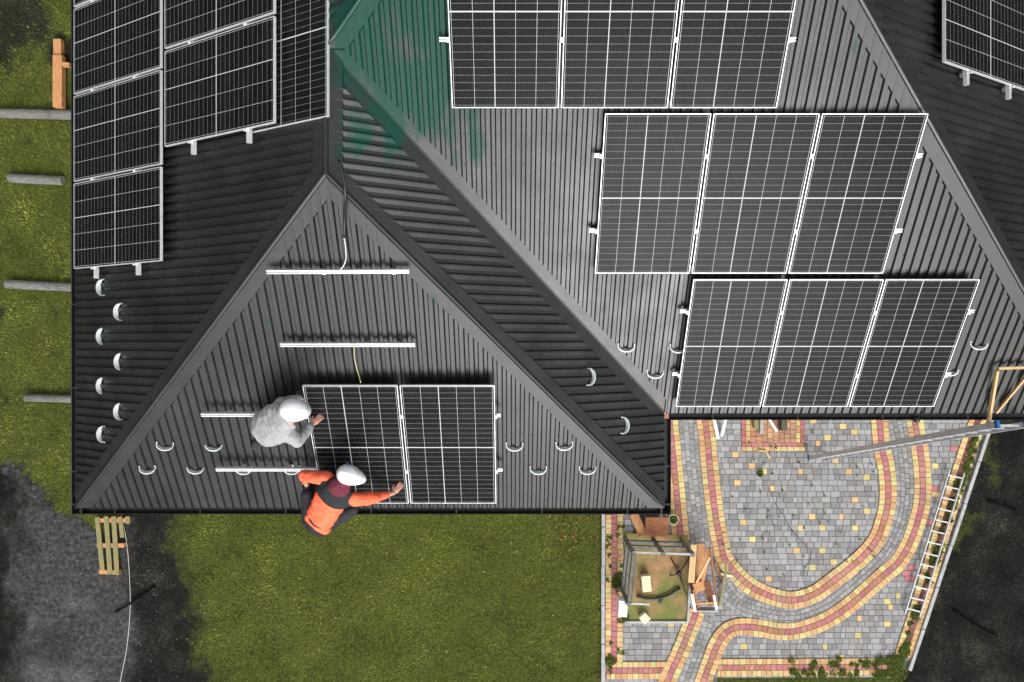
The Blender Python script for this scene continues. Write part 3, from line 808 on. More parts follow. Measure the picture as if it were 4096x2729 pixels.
cw = on_roof('west', 641, 1043, RW)      # bottom right corner = uphill end, south side
au, uu, nu_ = face_axes('west')          # across = towards south (-Y)
for j in range(4):
    c = cw - uu*PL/2 - au*(PW/2+j*(PW+.03))
    place_panel('west', c, ('lowest solar panel of the column along the left eave', 'second solar panel from the bottom in the left eave column', 'third solar panel from the bottom in the left eave column', 'topmost solar panel of the left eave column, cut by the photo edge')[j], 'solar panels on the west slope')
cw = on_roof('west', 1095, 489, RW+.01)
for j in range(2):
    c = cw - uu*PL/2 - au*(PW/2+j*(PW+.035))
    place_panel('west', c, ('lower solar panel of the inner west column, with two rail ends below it', 'upper solar panel of the inner west column, cut by the photo edge')[j], 'solar panels on the west slope')
cw = on_roof('west', 1309, 464, .06)
place_panel('west', cw - uu*PW/2 - au*PL/2, 'solar panel set sideways beside the wing ridge, tucked under its neighbour', 'solar panels on the west slope', rot=math.pi/2)
ce = on_roof('east', 3781, 245, RW)
ae, ue, ne = face_axes('east')           # across = towards north (+Y)
place_panel('east', ce - ue*PL/2 + ae*PW/2, 'solar panel at the upper right photo corner on the shaded east slope', 'solar panels on the east slope')

# rails ---------------------------------------------------------------
def rail(name, face, a, b_, r, label, group, clamps=(), feet=4, ext=None):
    """r: height of the rail's top above the roof; a, b_ pixels or points"""
    P = on_roof(face, *a, r) if not isinstance(a, Vector) else a
    Q = on_roof(face, *b_, r) if not isinstance(b_, Vector) else b_
    _, _, n_ = face_axes(face); d = (Q-P).normalized(); s_ = d.cross(n_)
    root = empty(name, P); tag(root, label, 'mounting rail', group)
    h = .042; w = .042; mb = MB()
    for o_ in (-1, 1):
        mb.bar(P+s_*o_*.0135-n_*h/2, Q+s_*o_*.0135-n_*h/2, .015, h, up=n_, mi=0)
    mb.bar(P-n_*(h*.62), Q-n_*(h*.62), .012, h*.7, up=n_, mi=1)
    part(mb, 'profile', [M['alu'], M['alu_dark']], root)
    for k in range(feet):
        t = (k+.5)/feet; c = P.lerp(Q, t); mb = MB(); drop = r*math.cos(TH)-h-.017
        mb.bar(c-n_*h+s_*.033, c-n_*(h+drop)+s_*.033, .045, .005, up=s_)
        mb.bar(c-n_*(h+drop-.003)+s_*.03, c-n_*(h+drop-.003)+s_*.085, .045, .005, up=n_)
        mb.bar(c-n_*(h+.004)-s_*.02, c-n_*(h+.004)+s_*.035, .045, .006, up=n_)
        part(mb, 'roof_bracket', M['galv'], root)
    for (c, kind) in clamps:
        mb = MB()
        mb.bar(c-d*(.018 if kind else .016)+n_*.003, c+d*(.018 if kind else .016)+n_*.003, .046, .007, up=n_, bev=.001)
        mb.bar(c-n_*.034, c+n_*.001, .012, .03, up=d)
        mb.tube([c+n_*.004, c+n_*.014], .008, 6)
        part(mb, 'clamp', M['alu'], root)
    return root
def row_rails(face, corner, n, r, fr, over0, over1, labels, group, feet=5):
    """rails below a row of n panels whose lower left corner (looking uphill) is corner"""
    a, u, n_ = face_axes(face)
    for f_, o0, o1, lab in zip(fr, over0, over1, labels):
        base = corner + u*(PL*f_)
        total = n*PW+(n-1)*GAP
        P = base - a*o0 - n_*(PT+.001); Q = base + a*(total+o1) - n_*(PT+.001)
        cl = []
        for i in range(n+1):
            if i == 0: c = base - a*.012; k = 0
            elif i == n: c = base + a*(total+.012); k = 0
            else: c = base + a*(i*(PW+GAP)-GAP/2); k = 1
            cl.append((c, k))
        rail('mounting_rail', face, P, Q, r-PT/math.cos(TH), lab, group, cl, feet)
gS = 'rails below the panels of the main south slope'
row_rails('south', on_roof('south', 1808, 432, RS), 3, RS, (.36,), (.10,), (.08,), ('aluminium rail under the top row of south roof panels',), gS)
row_rails('south', on_roof('south', 2380, 1094, RS), 3, RS, (.285, .755), (.09, .08), (.10, .08), ('lower aluminium rail under the middle row of south roof panels', 'upper aluminium rail under the middle row of south roof panels'), gS)
row_rails('south', on_roof('south', 2703, 1627, RS), 3, RS, (.265, .76), (.09, .10), (.09, .09), ('lower aluminium rail under the lowest row of south roof panels', 'upper aluminium rail under the lowest row of south roof panels'), gS)
c0 = on_roof('front', 1985, 2014, RF)-a_*(2*PW+GAP)
gF = 'rails on the front wing'
row_rails('front', c0, 2, RF, (.29,), (1.28,), (.085,), ('lowest long rail on the front wing, running behind the orange-vested worker',), gF, 6)
row_rails('front', c0, 2, RF, (.755,), (1.28,), (.065,), ('second long rail from the bottom, running under the grey-jacketed worker',), gF, 6)
rail('mounting_rail', 'front', (1120, 1381), (1660, 1381), .17, 'bare short rail nearest the two fitted panels, with an earth wire hanging down', gF, (), 4)
rail('mounting_rail', 'front', (1066, 1089), (1636, 1087), .17, 'bare short rail highest on the front wing, below the ridge cable', gF, (), 4)
def col_rails(face, corner_lo, n, r, fr, labels, group, gap, sgn):
    a, u, n_ = face_axes(face); d = a*sgn
    for f_, lab in zip(fr, labels):
        base = corner_lo - u*(PL*(1-f_))
        total = n*PW+(n-1)*gap
        P = base - d*.14 - n_*(PT+.001); Q = base + d*(total+.1) - n_*(PT+.001)
        cl = [(base + d*(i*(PW+gap)-gap/2) if i else base - d*.012, i > 0) for i in range(n)]
        rail('mounting_rail', face, P, Q, r-PT/math.cos(TH), lab, group, cl, 5)
col_rails('west', on_roof('west', 641, 1043, RW), 4, RW, (.23, .72), ('rail under the left eave panel column, nearer the gutter', 'rail under the left eave panel column, farther from the gutter'), 'rails below the west slope panels', .03, -1)
col_rails('west', on_roof('west', 1095, 489, RW+.01), 2, RW+.01, (.25, .76), ('rail under the inner west panel column, on its eave side', 'rail under the inner west panel column, on its ridge side'), 'rails below the west slope panels', .035, -1)
col_rails('east', ce, 1, RW, (.72, .23), ('rail end below the east slope panel, nearer the hip', 'rail end below the east slope panel, nearest the right photo edge'), 'rails below the east slope panel', .03, 1)

# cables ----------------------------------------------------------------
def curve_pts(face, pix, r):
    P = [on_roof(face, x, y, rr) for (x, y), rr in zip(pix, r)]
    return resample(P, .03)
mb = MB(); P = [at(1355, 640, 6.78)] + [on_roof('front', x, y, .06) for x, y in ((1378, 720), (1382, 800), (1378, 880), (1376, 950))]
P[1] = at(1376, 720, 6.80); P[2] = at(1381, 790, 6.86)
mb.tube(resample(P, .04), .016, 8); tag(mb.build('power_cable', M['cable'], smooth=True), 'thick black cable hanging over the wing hip onto the front slope', 'cable')
mb = MB(); mb.tube(curve_pts('front', [(1376, 950), (1382, 985), (1384, 1030), (1376, 1060), (1362, 1078)], [.06, .08, .12, .16, .185]), .0055, 6)
tag(mb.build('wire', M['white_wire'], smooth=True), 'pale wire from the black cable to the topmost bare rail', 'wire')
mb = MB(); mb.tube(curve_pts('front', [(1416, 1372), (1417, 1395), (1417, 1425), (1425, 1465), (1435, 1500), (1443, 1530)], [.185, .17, .12, .10, .14, .24]), .0055, 6)
tag(mb.build('wire', M['earth_wire'], smooth=True), 'yellow-green earth wire from the lower bare rail to the left front panel', 'wire')
mb = MB(); mb.tube(curve_pts('south', [(3690, 1620), (3700, 1632), (3692, 1645), (3682, 1662)], [.10, .05, .03, .0]), .009, 6); mb.ball(on_roof('south', 3672, 1664, .0)-Vector((0, .05, .03)), .045)
tag(mb.build('cable_loop', M['cable'], smooth=True), 'black cable end with a lump over the gutter below the lowest right panel', 'cable')
def ground_line(name, pix, r, m, label, cat, z=.05):
    mb = MB(); mb.tube(resample([gnd(x, y, z) for x, y in pix], .05), r, 6)
    return tag(mb.build(name, m, smooth=True), label, cat)
for (a, b_, c, lab) in (((3812, 2440), (3900, 2500), (3990, 2545), 'long dark stick on the ground darkened like shade right of the paving'), ((3950, 2002), (4010, 2022), (4070, 2045), 'thin dark stick on the shaded ground near the right photo edge')):
    mb = MB(); mb.tube(resample([gnd(*a, .03), gnd(*b_, .04), gnd(*c, .03)], .1), .022, 8); tag(mb.build('stick', M['dark_wood'], smooth=True), lab, 'stick')
ground_line('cord', [(483, 2045), (500, 2130), (512, 2220), (519, 2330), (521, 2420), (515, 2520), (504, 2610), (490, 2680), (478, 2740)], .004, M['white_wire'], 'thin white cord running down past the pallet on the bare soil', 'cord', .03)
ground_line('cable', [(3075, 1955), (3100, 2010), (3135, 2065), (3160, 2110), (3205, 2165), (3232, 2192), (3244, 2215), (3238, 2245), (3218, 2275), (3212, 2310), (3220, 2340)], .005, M['cable'], 'thin dark cable wandering over the grey paving', 'cable', .022)

# ---------------------------------------------------------------- things on the ground
def logthing(pts, w, label, z=.07):
    mb = MB(); P = [gnd(x, y, z) for x, y in pts]; pp = resample(P, .12)
    rr = [w/2*random.uniform(.96, 1.04) for _ in pp]
    mb.tube(pp, rr, 12)
    return tag(mb.build('log', M['log'], smooth=False), label, 'log', 'grey poles lying on the grass by the house')
logthing([(-30, 452), (120, 456), (300, 460)], .21, 'grey pole on the grass just below the orange beam')
logthing([(40, 712), (150, 718), (252, 722)], .20, 'short grey pole whose right end stops clear of the roof edge')
logthing([(28, 1136), (160, 1143), (320, 1150)], .20, 'long grey pole beside the lowest left eave panel')
logthing([(105, 1590), (200, 1593), (320, 1597)], .17, 'grey pole on the grass, lowest of the four')
mb = MB()
mb.bar(gnd(235, 160, .10), gnd(236, 235, .10), .17, .13, bev=.01); mb.bar(gnd(237, 225, .14), gnd(237, 432, .14), .20, .15, bev=.012)
r_ = empty('timber_beam', gnd(236, 300)); tag(r_, 'orange-brown timber beam with a short side piece on the grass', 'beam')
part(mb, 'beam', M['wood_orange'], r_)
mb = MB(); mb.bar(gnd(250, 258, .16), gnd(280, 262, .16), .10, .08, bev=.006); part(mb, 'crosspiece', M['wood_orange'], r_)
# pallet
r_ = empty('pallet', gnd(440, 2180)); tag(r_, 'broken mossy wooden pallet on the bare ground by the corner', 'pallet')
for k, (x0, y0, x1, y1) in enumerate(((389, 2068, 410, 2282), (424, 2065, 441, 2297), (455, 2065, 468, 2296), (480, 2066, 490, 2150), (510, 2065, 511, 2095))):
    mb = MB(); mb.bar(gnd(x0, y0, .115), gnd(x1, y1, .115), .10 if k < 3 else .09, .022, bev=.003); part(mb, 'slat', M['wood_mossy'], r_)
for (x0, y0, x1, y1) in ((385, 2080, 520, 2080), (392, 2180, 500, 2180), (400, 2285, 480, 2288)):
    mb = MB(); mb.bar(gnd(x0, y0, .06), gnd(x1, y1, .06), .09, .085); part(mb, 'bearer', M['wood_orange'], r_)
mb = MB(); mb.tube(resample([gnd(460, 2448, .03), gnd(520, 2415, .04), (gnd(620, 2345, .03))], .1), .022, 8)
tag(mb.build('stick', M['dark_wood'], smooth=True), 'dark bent stick lying across the white cord', 'stick')

# ladder lying on the right border
def ladder(label, P, Q, side, w, n, stile=(.022, .07), m='alu', caps=True, over=.12):
    P = Vector(P); Q = Vector(Q); side = Vector(side).normalized(); d = (Q-P).normalized(); up = side.cross(d)
    if up.z < 0: up = -up
    root = empty('ladder', P); tag(root, label, 'ladder')
    for s_ in (-1, 1):
        mb = MB(); mb.bar(P+side*s_*w/2, Q+side*s_*w/2, stile[0], stile[1], up=up, bev=.003); part(mb, 'stile', M[m], root)
    L_ = (Q-P).length
    for i in range(n):
        c = P+d*(over+(L_-2*over)*i/(n-1)); mb = MB(); mb.bar(c-side*(w/2-.012), c+side*(w/2-.012), .028, .028, up=up, bev=.004); part(mb, 'rung', M[m], root)
    if caps:
        for e in (P, Q):
            for s_ in (-1, 1):
                mb = MB(); mb.bar(e+side*s_*w/2-d*.03, e+side*s_*w/2+d*.03, stile[0]+.012, stile[1]+.012, up=up); part(mb, 'end_cap', M['blue'], root)
    return root
a1, a2 = gnd(3798, 1878, .10), gnd(3618, 2452, .10); b1, b2 = gnd(3856, 1892, .10), gnd(3678, 2470, .10)
ladder('white aluminium ladder lying flat on the right border of the paving', (a1+b1)/2, (a2+b2)/2, b1-a1, (b1-a1).length, 13, stile=(.022, .05), m='alu_dull', caps=False)
ladder('long grey extension ladder leaning from the paving up to the main gutter', (6.70, -2.56, .05), (6.50, -1.085, 6.12), (1, 0, 0), .38, 22, stile=(.026, .085), m='alu_dull')
# timber frame on the roof by the ladder
r_ = empty('batten_frame', on_roof('south', 3990, 1600, .1)); tag(r_, 'pale timber frame lying on the roof edge above the leaning ladder', 'timber frame')
for (p, q, w_, rr0, rr1) in (((3950, 1712), (3988, 1482), .034, .06, .12), ((3992, 1474), (4140, 1469), .034, .12, .12), ((3985, 1650), (4130, 1475), .024, .06, .09)):
    mb = MB(); mb.bar(on_roof('south', *p, rr0), on_roof('south', *q, rr1), w_, .04); part(mb, 'batten', M['wood_new'], r_)

# rail fence round the sandy pit
r_ = empty('rail_fence', gnd(2500, 2150)); tag(r_, 'weathered grey rail fence on two sides of the sandy pit', 'fence')
NW = gnd(2500, 2152); NE = gnd(2722, 2160); SW = gnd(2478, 2345)
SW = Vector((NW.x-.10, NW.y-1.05, 0))
for k, z in enumerate((.25, .60, 1.0)):
    mb = MB(); mb.bar(NW+Vector((0, 0, z)), NE+Vector((0, 0, z)), .045, .10 if k < 2 else .04); part(mb, 'rail', M['wood_grey'] if k < 2 else M['concrete'], r_)
    mb = MB(); mb.bar(NW+Vector((0, 0, z)), SW+Vector((0, 0, z)), .045, .10); part(mb, 'rail', M['wood_grey'], r_)
mb = MB(); mb.bar(NW+Vector((.06, -.03, 1.03)), SW+Vector((.06, 0, 1.03)), .025, .03); part(mb, 'rail', M['wood_grey'], r_)
for p in (NW, NE, SW, NW.lerp(NE, .5)):
    mb = MB(); mb.bar(p, p+Vector((0, 0, 1.06)), .07, .07, up=(1, 0, 0)); part(mb, 'post', M['wood_grey'], r_)
mb = MB(); mb.bar(gnd(2763, 2228, .04), gnd(2750, 2484, .04), .05, .10); mb.bar(gnd(2500, 2486, .03), gnd(2747, 2486, .03), .05, .10)
tag(mb.build('pit_edging', M['concrete']), 'thin concrete edging along the open sides of the sandy pit', 'edging')
def boxthing(name, px, py, z, size, rot, m, label, cat, lid=None, bev=.006):
    c = gnd(px, py, z); r = empty(name, c); tag(r, label, cat)
    R = Matrix.Rotation(rot, 3, 'Z'); mb = MB(); w, d, h = size; t = .012
    for sx in (-1, 1): mb.box(c+R@Vector((sx*(w/2-t/2), 0, h/2)), (t, d, h), R, bev=.002)
    for sy in (-1, 1): mb.box(c+R@Vector((0, sy*(d/2-t/2), h/2)), (w-2*t, t, h-.002), R, bev=.002)
    mb.box(c+R@Vector((0, 0, t/2)), (w-2*t, d-2*t, t), R); part(mb, 'body', m, r)
    mb = MB(); mb.box(c+R@Vector((0, 0, h+.006)), (w+.01, d+.01, .01), R, bev=.003); part(mb, 'lid', lid or m, r)
    return r
boxthing('box', 2580, 2325, .05, (.18, .33, .16), .1, M['cream'], 'cream cardboard box in the middle of the sandy pit', 'box', M['cream'])
boxthing('box', 2575, 2465, .05, (.17, .17, .12), .7, M['white'], 'small pale box set askew at the foot of the pit', 'box', M['cream'])
boxthing('electric_box', 2483, 2413, .25, (.17, .33, .30), -.05, M['white'], 'white electrical cabinet beside the pit fence', 'electrical box', M['white'])
mb = MB(); mb.bar(gnd(2500, 2412, .6), gnd(2596, 2416, .15), .04, .04); tag(mb.build('metal_bar', M['alu_dull']), 'pale metal bar reaching from the white cabinet into the pit', 'bar')
# drip hose on a small stand
r_ = empty('black_pipe', gnd(2640, 2390)); tag(r_, 'curved black pipe lying on the sand with a small coupling', 'pipe')
mb = MB(); mb.tube(resample([gnd(2548, 2384, .08), gnd(2580, 2392, .09), (gnd(2620, 2395, .09)), gnd(2665, 2385, .09), gnd(2700, 2365, .09), gnd(2720, 2350, .08)], .05), .026, 10); part(mb, 'hose', M['black'], r_, True)
mb = MB(); mb.box(gnd(2643, 2405, .09), (.07, .09, .06), bev=.01); part(mb, 'coupling', M['black'], r_)
r_ = empty('tripod', gnd(2712, 2300)); tag(r_, 'folded black tripod stand lying at the right of the sandy pit', 'tripod')
hub = gnd(2715, 2292, .14); mb = MB(); mb.ball(hub, (.06, .06, .05)); part(mb, 'hub', M['black'], r_, True)
for (x, y) in ((2683, 2232), (2680, 2302), (2760, 2225), (2745, 2380)):
    mb = MB(); mb.tube([hub, hub.lerp(gnd(x, y, .10), .5)+Vector((0, 0, .03)), gnd(x, y, .06)], [.018, .015, .012], 8); part(mb, 'leg', M['black'], r_, True)
# timber crate and planks, right of the pit
r_ = empty('timber_crate', gnd(2810, 2330)); tag(r_, 'open timber crate of brown boards standing right of the pit', 'crate')
def pk(a, b_, z0, z1, w_, h_, m, nm='board', up=(0, 0, 1)):
    mb = MB(); mb.bar(gnd(*a, z0), gnd(*b_, z1), w_, h_, up=up, bev=.002); return part(mb, nm, M[m], r_)
pk((2775, 2178), (2764, 2330), .62, .62, .13, .03, 'wood_new'); pk((2805, 2175), (2795, 2330), .45, .45, .16, .03, 'wood_orange')
pk((2838, 2190), (2800, 2345), .40, .36, .12, .02, 'wood_orange'); pk((2825, 2325), (2850, 2420), .30, .25, .15, .02, 'wood_brown')
pk((2765, 2340), (2790, 2430), .50, .30, .04, .30, 'wood_brown'); pk((2840, 2190), (2868, 2410), .55, .35, .035, .05, 'wood_brown')
pk((2780, 2415), (2872, 2411), .5, .5, .05, .025, 'wood_orange'); pk((2782, 2438), (2870, 2438), .4, .4, .03, .2, 'concrete', 'end_plate')
pk((2768, 2375), (2780, 2445), .52, .52, .06, .03, 'white', 'side_strip'); pk((2855, 2380), (2866, 2440), .52, .52, .05, .03, 'white', 'side_strip')
mb = MB(); mb.bar(gnd(2840, 2228, .72), gnd(2786, 2330, .55), .045, .03, bev=.002); tag(mb.build('plank', M['wood_new']), 'thin pale plank lying aslant on top of the timber crate', 'plank')
mb = MB(); mb.box(gnd(2793, 2345, .52), (.22, .20, .10), Matrix.Rotation(.35, 3, 'Z'), bev=.008); tag(mb.build('wood_block', M['wood_orange']), 'square orange-brown block resting on the crate', 'block')
mb = MB(); mb.bar(gnd(2912, 2240, .30), gnd(2878, 2425, .06), .05, .03, bev=.003); tag(mb.build('plank', M['wood_mossy']), 'long yellowish plank standing slightly off the crate on the paving', 'plank')
mb = MB(); mb.bar(gnd(2860, 2248, .10), gnd(2890, 2330, .06), .05, .04, bev=.003); tag(mb.build('plank', M['wood_brown']), 'dark plank on the paving between crate and curved border', 'plank')
mb = MB(); mb.bar(gnd(2880, 2295, .055), gnd(2930, 2305, .055), .05, .02, bev=.003); tag(mb.build('plank', M['cream']), 'short cream offcut lying on the curved border', 'plank')
# above the pit
mb = MB(); mb.bar(gnd(2535, 2055, .10), gnd(2572, 2140, .14), .19, .03, bev=.004); tag(mb.build('plank', M['wood_orange']), 'wide orange plank leaning at the roof edge above the pit fence', 'plank')
mb = MB(); mb.box(gnd(2628, 2108, .35), (.50, .42, .03), Matrix.Rotation(-.03, 3, 'Z'), bev=.006)
r_ = empty('low_table', gnd(2628, 2108)); tag(r_, 'low table with a reddish brown board top above the pit fence', 'table'); part(mb, 'tabletop', M['wood_brown'], r_)
for sx in (-1, 1):
    for sy in (-1, 1):
        c = gnd(2628, 2108, .35); mb = MB(); mb.bar((c.x+sx*.21, c.y+sy*.17, 0.01), (c.x+sx*.21, c.y+sy*.17, .335), .03, .03, up=(1, 0, 0)); part(mb, 'leg', M['wood_brown'], r_)
mb = MB(); c = gnd(2585, 2085, .02); mb.box(c, (.55, .5, .03), bev=.005); tag(mb.build('rubber_mat', M['black']), 'black mat on the ground beneath the brown table', 'mat')
# bucket with plant at the corner
def pot(px, py, r0, h, m, label, leafn=60, z0=.02, lr=.8):
    c = gnd(px, py, z0); root = empty('plant_pot', c); tag(root, label, 'plant pot'); mb = MB()
    prf = [(r0*.75, 0), (r0, h), (r0*1.08, h), (r0*1.08, h-.03), (r0*.93, h-.035), (r0*.9, h-.05)]; nn = 20; vs = []
    prf = [(r0*.75, 0), (r0*.98, h-.03), (r0*1.08, h-.03), (r0*1.08, h), (r0*.93, h), (r0*.88, h-.06)]
    for (rr, zz) in prf:
        for k in range(nn): vs.append(c+Vector((rr*math.cos(k*2*math.pi/nn), rr*math.sin(k*2*math.pi/nn), zz)))
    fs = [(i*nn+k, i*nn+(k+1) % nn, (i+1)*nn+(k+1) % nn, (i+1)*nn+k) for i in range(len(prf)-1) for k in range(nn)]
    mb.add(vs, fs); part(mb, 'pot', m, root, True)
    mb = MB(); mb.add([c+Vector((r0*.9*math.cos(k*.3142), r0*.9*math.sin(k*.3142), h-.05)) for k in range(20)], [tuple(range(20))]); part(mb, 'soil', M['rubber'], root)
    mb = MB()
    for _ in range(leafn):
        a = random.uniform(0, 6.28); l = random.uniform(.4, 1)*r0*lr*1.3; q = c+Vector((random.uniform(-.3, .3)*r0, random.uniform(-.3, .3)*r0, h-.03))
        u = Vector((math.cos(a), math.sin(a), random.uniform(.2, 1.2)))*l; v = Vector((-math.sin(a), math.cos(a), 0))*l*.22; k = random.uniform(.5, 1.5)
        mb.add([q, q+u*.6+v, q+u, q+u*.6-v], [(0, 1, 2, 3)], (.08*k, .11*k, .025*k))
    part(mb, 'foliage', M['leaf'], root)
pot(2686, 2068, .105, .22, M['cream'], 'cream pot with sparse leaves at the outer corner of the wing', 22)
pot(3036, 1894, .055, .06, M['rubber'], 'small tufted green plant alone on the grey paving', 150, .0, 1.0)
# things by the door, half below the roof
def tubething(name, pix, r, z, m, label, cat):
    mb = MB(); mb.tube([gnd(x, y, zz) for (x, y), zz in zip(pix, z)], r, 10); return tag(mb.build(name, m, smooth=True), label, cat)
tubething('white_pipe', [(2848, 1640), (2872, 1752)], .035, (.5, .06), M['white'], 'white pipe leaning by the paved door area, left of its twin', 'pipe')
tubething('white_pipe', [(2912, 1640), (2886, 1742)], .035, (.6, .06), M['white'], 'white pipe leaning by the paved door area, right of its twin', 'pipe')
tubething('white_pole', [(3060, 1650), (3106, 1722)], .03, (.45, .06), M['white'], 'short white pole slanting over the brick apron', 'pole')
r_ = boxthing('crate', 3124, 1680, .03, (.11, .42, .18), 0, M['joint'], 'narrow dark green trough on the brick apron', 'trough', M['joint'])
mb = MB(); mb.bar(gnd(3044, 1640, .12), gnd(3044, 1735, .12), .07, .10, bev=.01); tag(mb.build('concrete_block', M['concrete']), 'narrow grey block on the brick apron beside the slanting pole', 'block')
mb = MB(); mb.bar(gnd(3024, 1640, .09), gnd(3023, 1715, .09), .10, .09, bev=.01); tag(mb.build('mossy_plank', M['wood_mossy']), 'mossy plank standing on the apron left of the grey block', 'plank')
mb = MB(); mb.bar(gnd(3032, 1803, .05), gnd(3068, 1804, .05), .035, .02); tag(mb.build('wood_offcut', M['wood_new']), 'small wood offcut just below the brick apron', 'offcut')
mb = MB(); mb.bar(gnd(3064, 1806, .05), gnd(3080, 1834, .05), .04, .02); tag(mb.build('wood_offcut', M['wood_new']), 'slanting wood offcut pointing away from the brick apron', 'offcut')

# ---------------------------------------------------------------- people
wr_tex = bpy.data.textures.new('folds', 'CLOUDS'); wr_tex.noise_scale = .17; wr_tex.noise_depth = 1
def flesh(mb, name, m, root, voxel=.008, smooth=3, fold=0.0):
    o = part(mb, name, m, root, True)
    r = o.modifiers.new('remesh', 'REMESH'); r.mode = 'VOXEL'; r.voxel_size = voxel; r.use_smooth_shade = True
    s_ = o.modifiers.new('smooth', 'SMOOTH'); s_.iterations = smooth; s_.factor = .6
    if fold:
        d = o.modifiers.new('folds', 'DISPLACE'); d.texture = wr_tex; d.strength = fold; d.mid_level = .5; d.texture_coords = 'LOCAL'
    return o
def limb(mb, pts, rad):
    """tapering limb with round ends, closed"""
    P = [Vector(p) for p in pts]
    for a, b_, r0, r1 in zip(P, P[1:], rad, rad[1:]):
        n = max(2, int((b_-a).length/(min(r0, r1)*.45)))
        mb.tube([a.lerp(b_, i/n) for i in range(n+1)], [r0+(r1-r0)*i/n for i in range(n+1)], 12)
    for p, r in zip(P, rad): mb.ball(p, r*1.0, 12, 8)
def basis(right, up):
    up = up.normalized(); right = (right-up*right.dot(up)).normalized(); f = up.cross(right)
    return Matrix((right, f, up)).transposed()
def hand(mb, wrist, tip, palm_n, curl=.5, side=1, L_=.185):
    d = (tip-wrist).normalized(); n_ = (palm_n-d*palm_n.dot(d)).normalized(); s_ = d.cross(n_)*side
    R = Matrix((d, s_, n_)).transposed()
    pc = wrist+d*.048; mb.ball(pc, (.052, .041, .016), 14, 8, R)
    mb.ball(wrist+d*.025+s_*.018, (.036, .020, .017), 10, 7, R)
    for k, (o_, l) in enumerate(((.029, .072), (.010, .082), (-.010, .076), (-.028, .058))):
        base = wrist+d*.088+s_*o_; c1 = base+d*l*.45+s_*o_*.18-n_*(-.002+.010*curl)
        c2 = c1+(d*.86-n_*.5*curl).normalized()*l*.32; c3 = c2+(d*.6-n_*.8*curl).normalized()*l*.26
        limb(mb, [base-d*.02, base, c1, c2, c3], [.0095, .0095, .0088, .008, .0068])
    b_ = wrist+d*.03+s_*.030; t1 = b_+(d*.55+s_*.75).normalized()*.036-n_*.004; t2 = t1+(d*.9+s_*.3).normalized()*.030-n_*.006
    limb(mb, [b_, t1, t2], [.0125, .0105, .0085])
